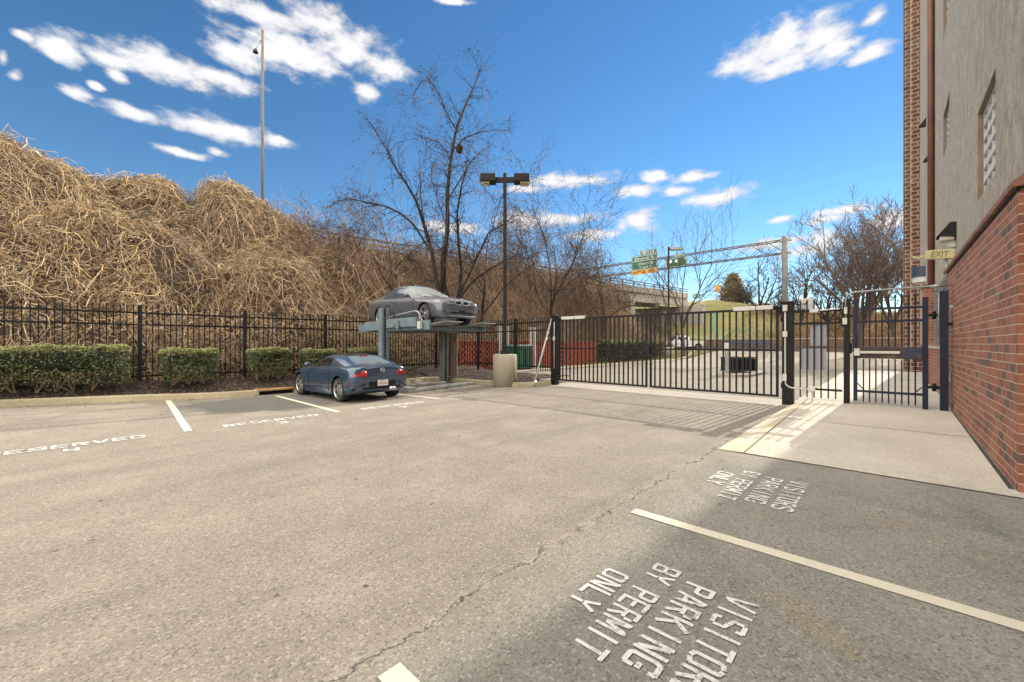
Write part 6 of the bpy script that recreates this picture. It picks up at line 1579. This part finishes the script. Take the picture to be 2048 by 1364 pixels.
def words_on(par, body, yc, zc, w, h, mat, X=GXX - .588, bold=.02):
    vs, fs = text_mesh(body, w, h, bold, 1.05); m = MB(); m.add([(X, yc - v.x, zc + v.y) for v in vs], fs); q = gb(m, 'letters', mat); q.parent = par; q.location = (0, 0, 0)
s1 = panel(19.65, 10.45, 2.95, 1.55, 'sign_panel', sgn)
words_on(s1, 'Eleventh St', 19.6, 10.92, 2.2, .28, wht, bold=0); words_on(s1, 'Church St', 19.45, 10.34, 1.7, .26, wht, bold=0); words_on(s1, 'Tryon St', 19.45, 9.92, 1.5, .26, wht, bold=0)
b = MB().b2((GXX - .59, 18.3, 10.64), (GXX - .585, 21.0, 10.68)); q = gb(b, 'divider', wht); q.parent = s1; q.location = (0, 0, 0)
s2 = panel(19.65, 9.42, 2.95, .48, 'exit_only_strip', yel, 0)
words_on(s2, 'EXIT', 20.5, 9.42, .75, .26, blk); words_on(s2, 'ONLY', 18.8, 9.42, .8, .26, blk)
a = MB(); a.add([(GXX - .588, 19.72, 9.56), (GXX - .588, 19.58, 9.56), (GXX - .588, 19.58, 9.42), (GXX - .588, 19.46, 9.42), (GXX - .588, 19.65, 9.26), (GXX - .588, 19.84, 9.42), (GXX - .588, 19.72, 9.42)], [(0, 1, 2, 6), (3, 4, 5)]); q = gb(a, 'arrow', blk); q.parent = s2; q.location = (0, 0, 0)
s3 = panel(19.15, 11.50, 1.95, .5, 'exit_tab', sgn); words_on(s3, 'EXIT 3 B', 19.15, 11.50, 1.3, .22, wht)
s4 = panel(16.15, 9.98, 2.15, 1.0, 'sign_panel', sgn)
for y in (16.75, 16.15):
    m = MB(); m.prism([(.17 * math.sin(a_), .17 * math.cos(a_)) for a_ in np.linspace(0, 2 * PI, 18, endpoint=False)], 0, .004, Matrix.Translation((GXX - .592, y, 10.12)) @ Matrix.Rotation(PI / 2, 4, 'Y')); q = gb(m, 'route_shield', wht); q.parent = s4; q.location = (0, 0, 0)
a = MB().bar((GXX - .59, 15.55, 9.85), (GXX - .59, 15.25, 10.25), .006, .06, up=(1, 0, 0)); a.add([(GXX - .59, 15.18, 10.36), (GXX - .59, 15.38, 10.26), (GXX - .59, 15.22, 10.16)], [(0, 1, 2)]); q = gb(a, 'arrow', wht); q.parent = s4; q.location = (0, 0, 0)
s5 = panel(15.75, 10.66, 1.2, .3, 'exit_tab', sgn, .03); words_on(s5, 'EXIT 2 A', 15.75, 10.66, .9, .16, wht)

# ---------------------------------------------------------------- small far signs
q, Z = onX(1435, 72); zc = EYE + (CY - 577) / FOC * Z
t = thing('warning_sign', 'small orange square sign on two thin legs on the far bank', 'sign', (q.x, q.y, zc - 3))
MB().box((0, 0, 3), (.06, .85, 1.15)).build('sign_face', yel, t, bev=.02)
for y in (-.35, .35): MB().b2((.035, y - .03, 0), (.09, y + .03, 3.4)).build('leg', M['galv'], t)
q, Z = onX(1393, 66); zc = EYE + (CY - 592) / FOC * Z
t = thing('exit_gore_sign', 'small green road sign above the end of the overpass', 'sign', (q.x, q.y, zc - 2))
MB().box((0, 0, 2), (.06, 1.15, .6)).build('sign_face', sgn, t, bev=.02); MB().b2((.035, -.04, -1), (.10, .04, 2.2)).build('leg', M['galv'], t)
vs, fs = text_mesh('EXIT', .8, .24, .02); m = MB(); m.add([(-.034, -v.x, v.y + 2) for v in vs], fs); m.build('letters', wht, t)
q, Z = onX(1429, 51.5); t = thing('roadside_sign', 'tall narrow pale green marker panel standing by the far road', 'sign', (q.x, q.y, .72))
zt = EYE + (CY - 624) / FOC * Z; zb2 = EYE + (CY - 664) / FOC * Z
MB().box((0, 0, (zt + zb2) / 2 - .72), (.05, .26, zt - zb2)).build('sign_face', simple('pale_green_sign', (.16, .42, .33), .5, 0, .15, 4), t, bev=.01); MB().b2((.03, -.03, 0), (.08, .03, zt - .8)).build('leg', M['galv'], t)
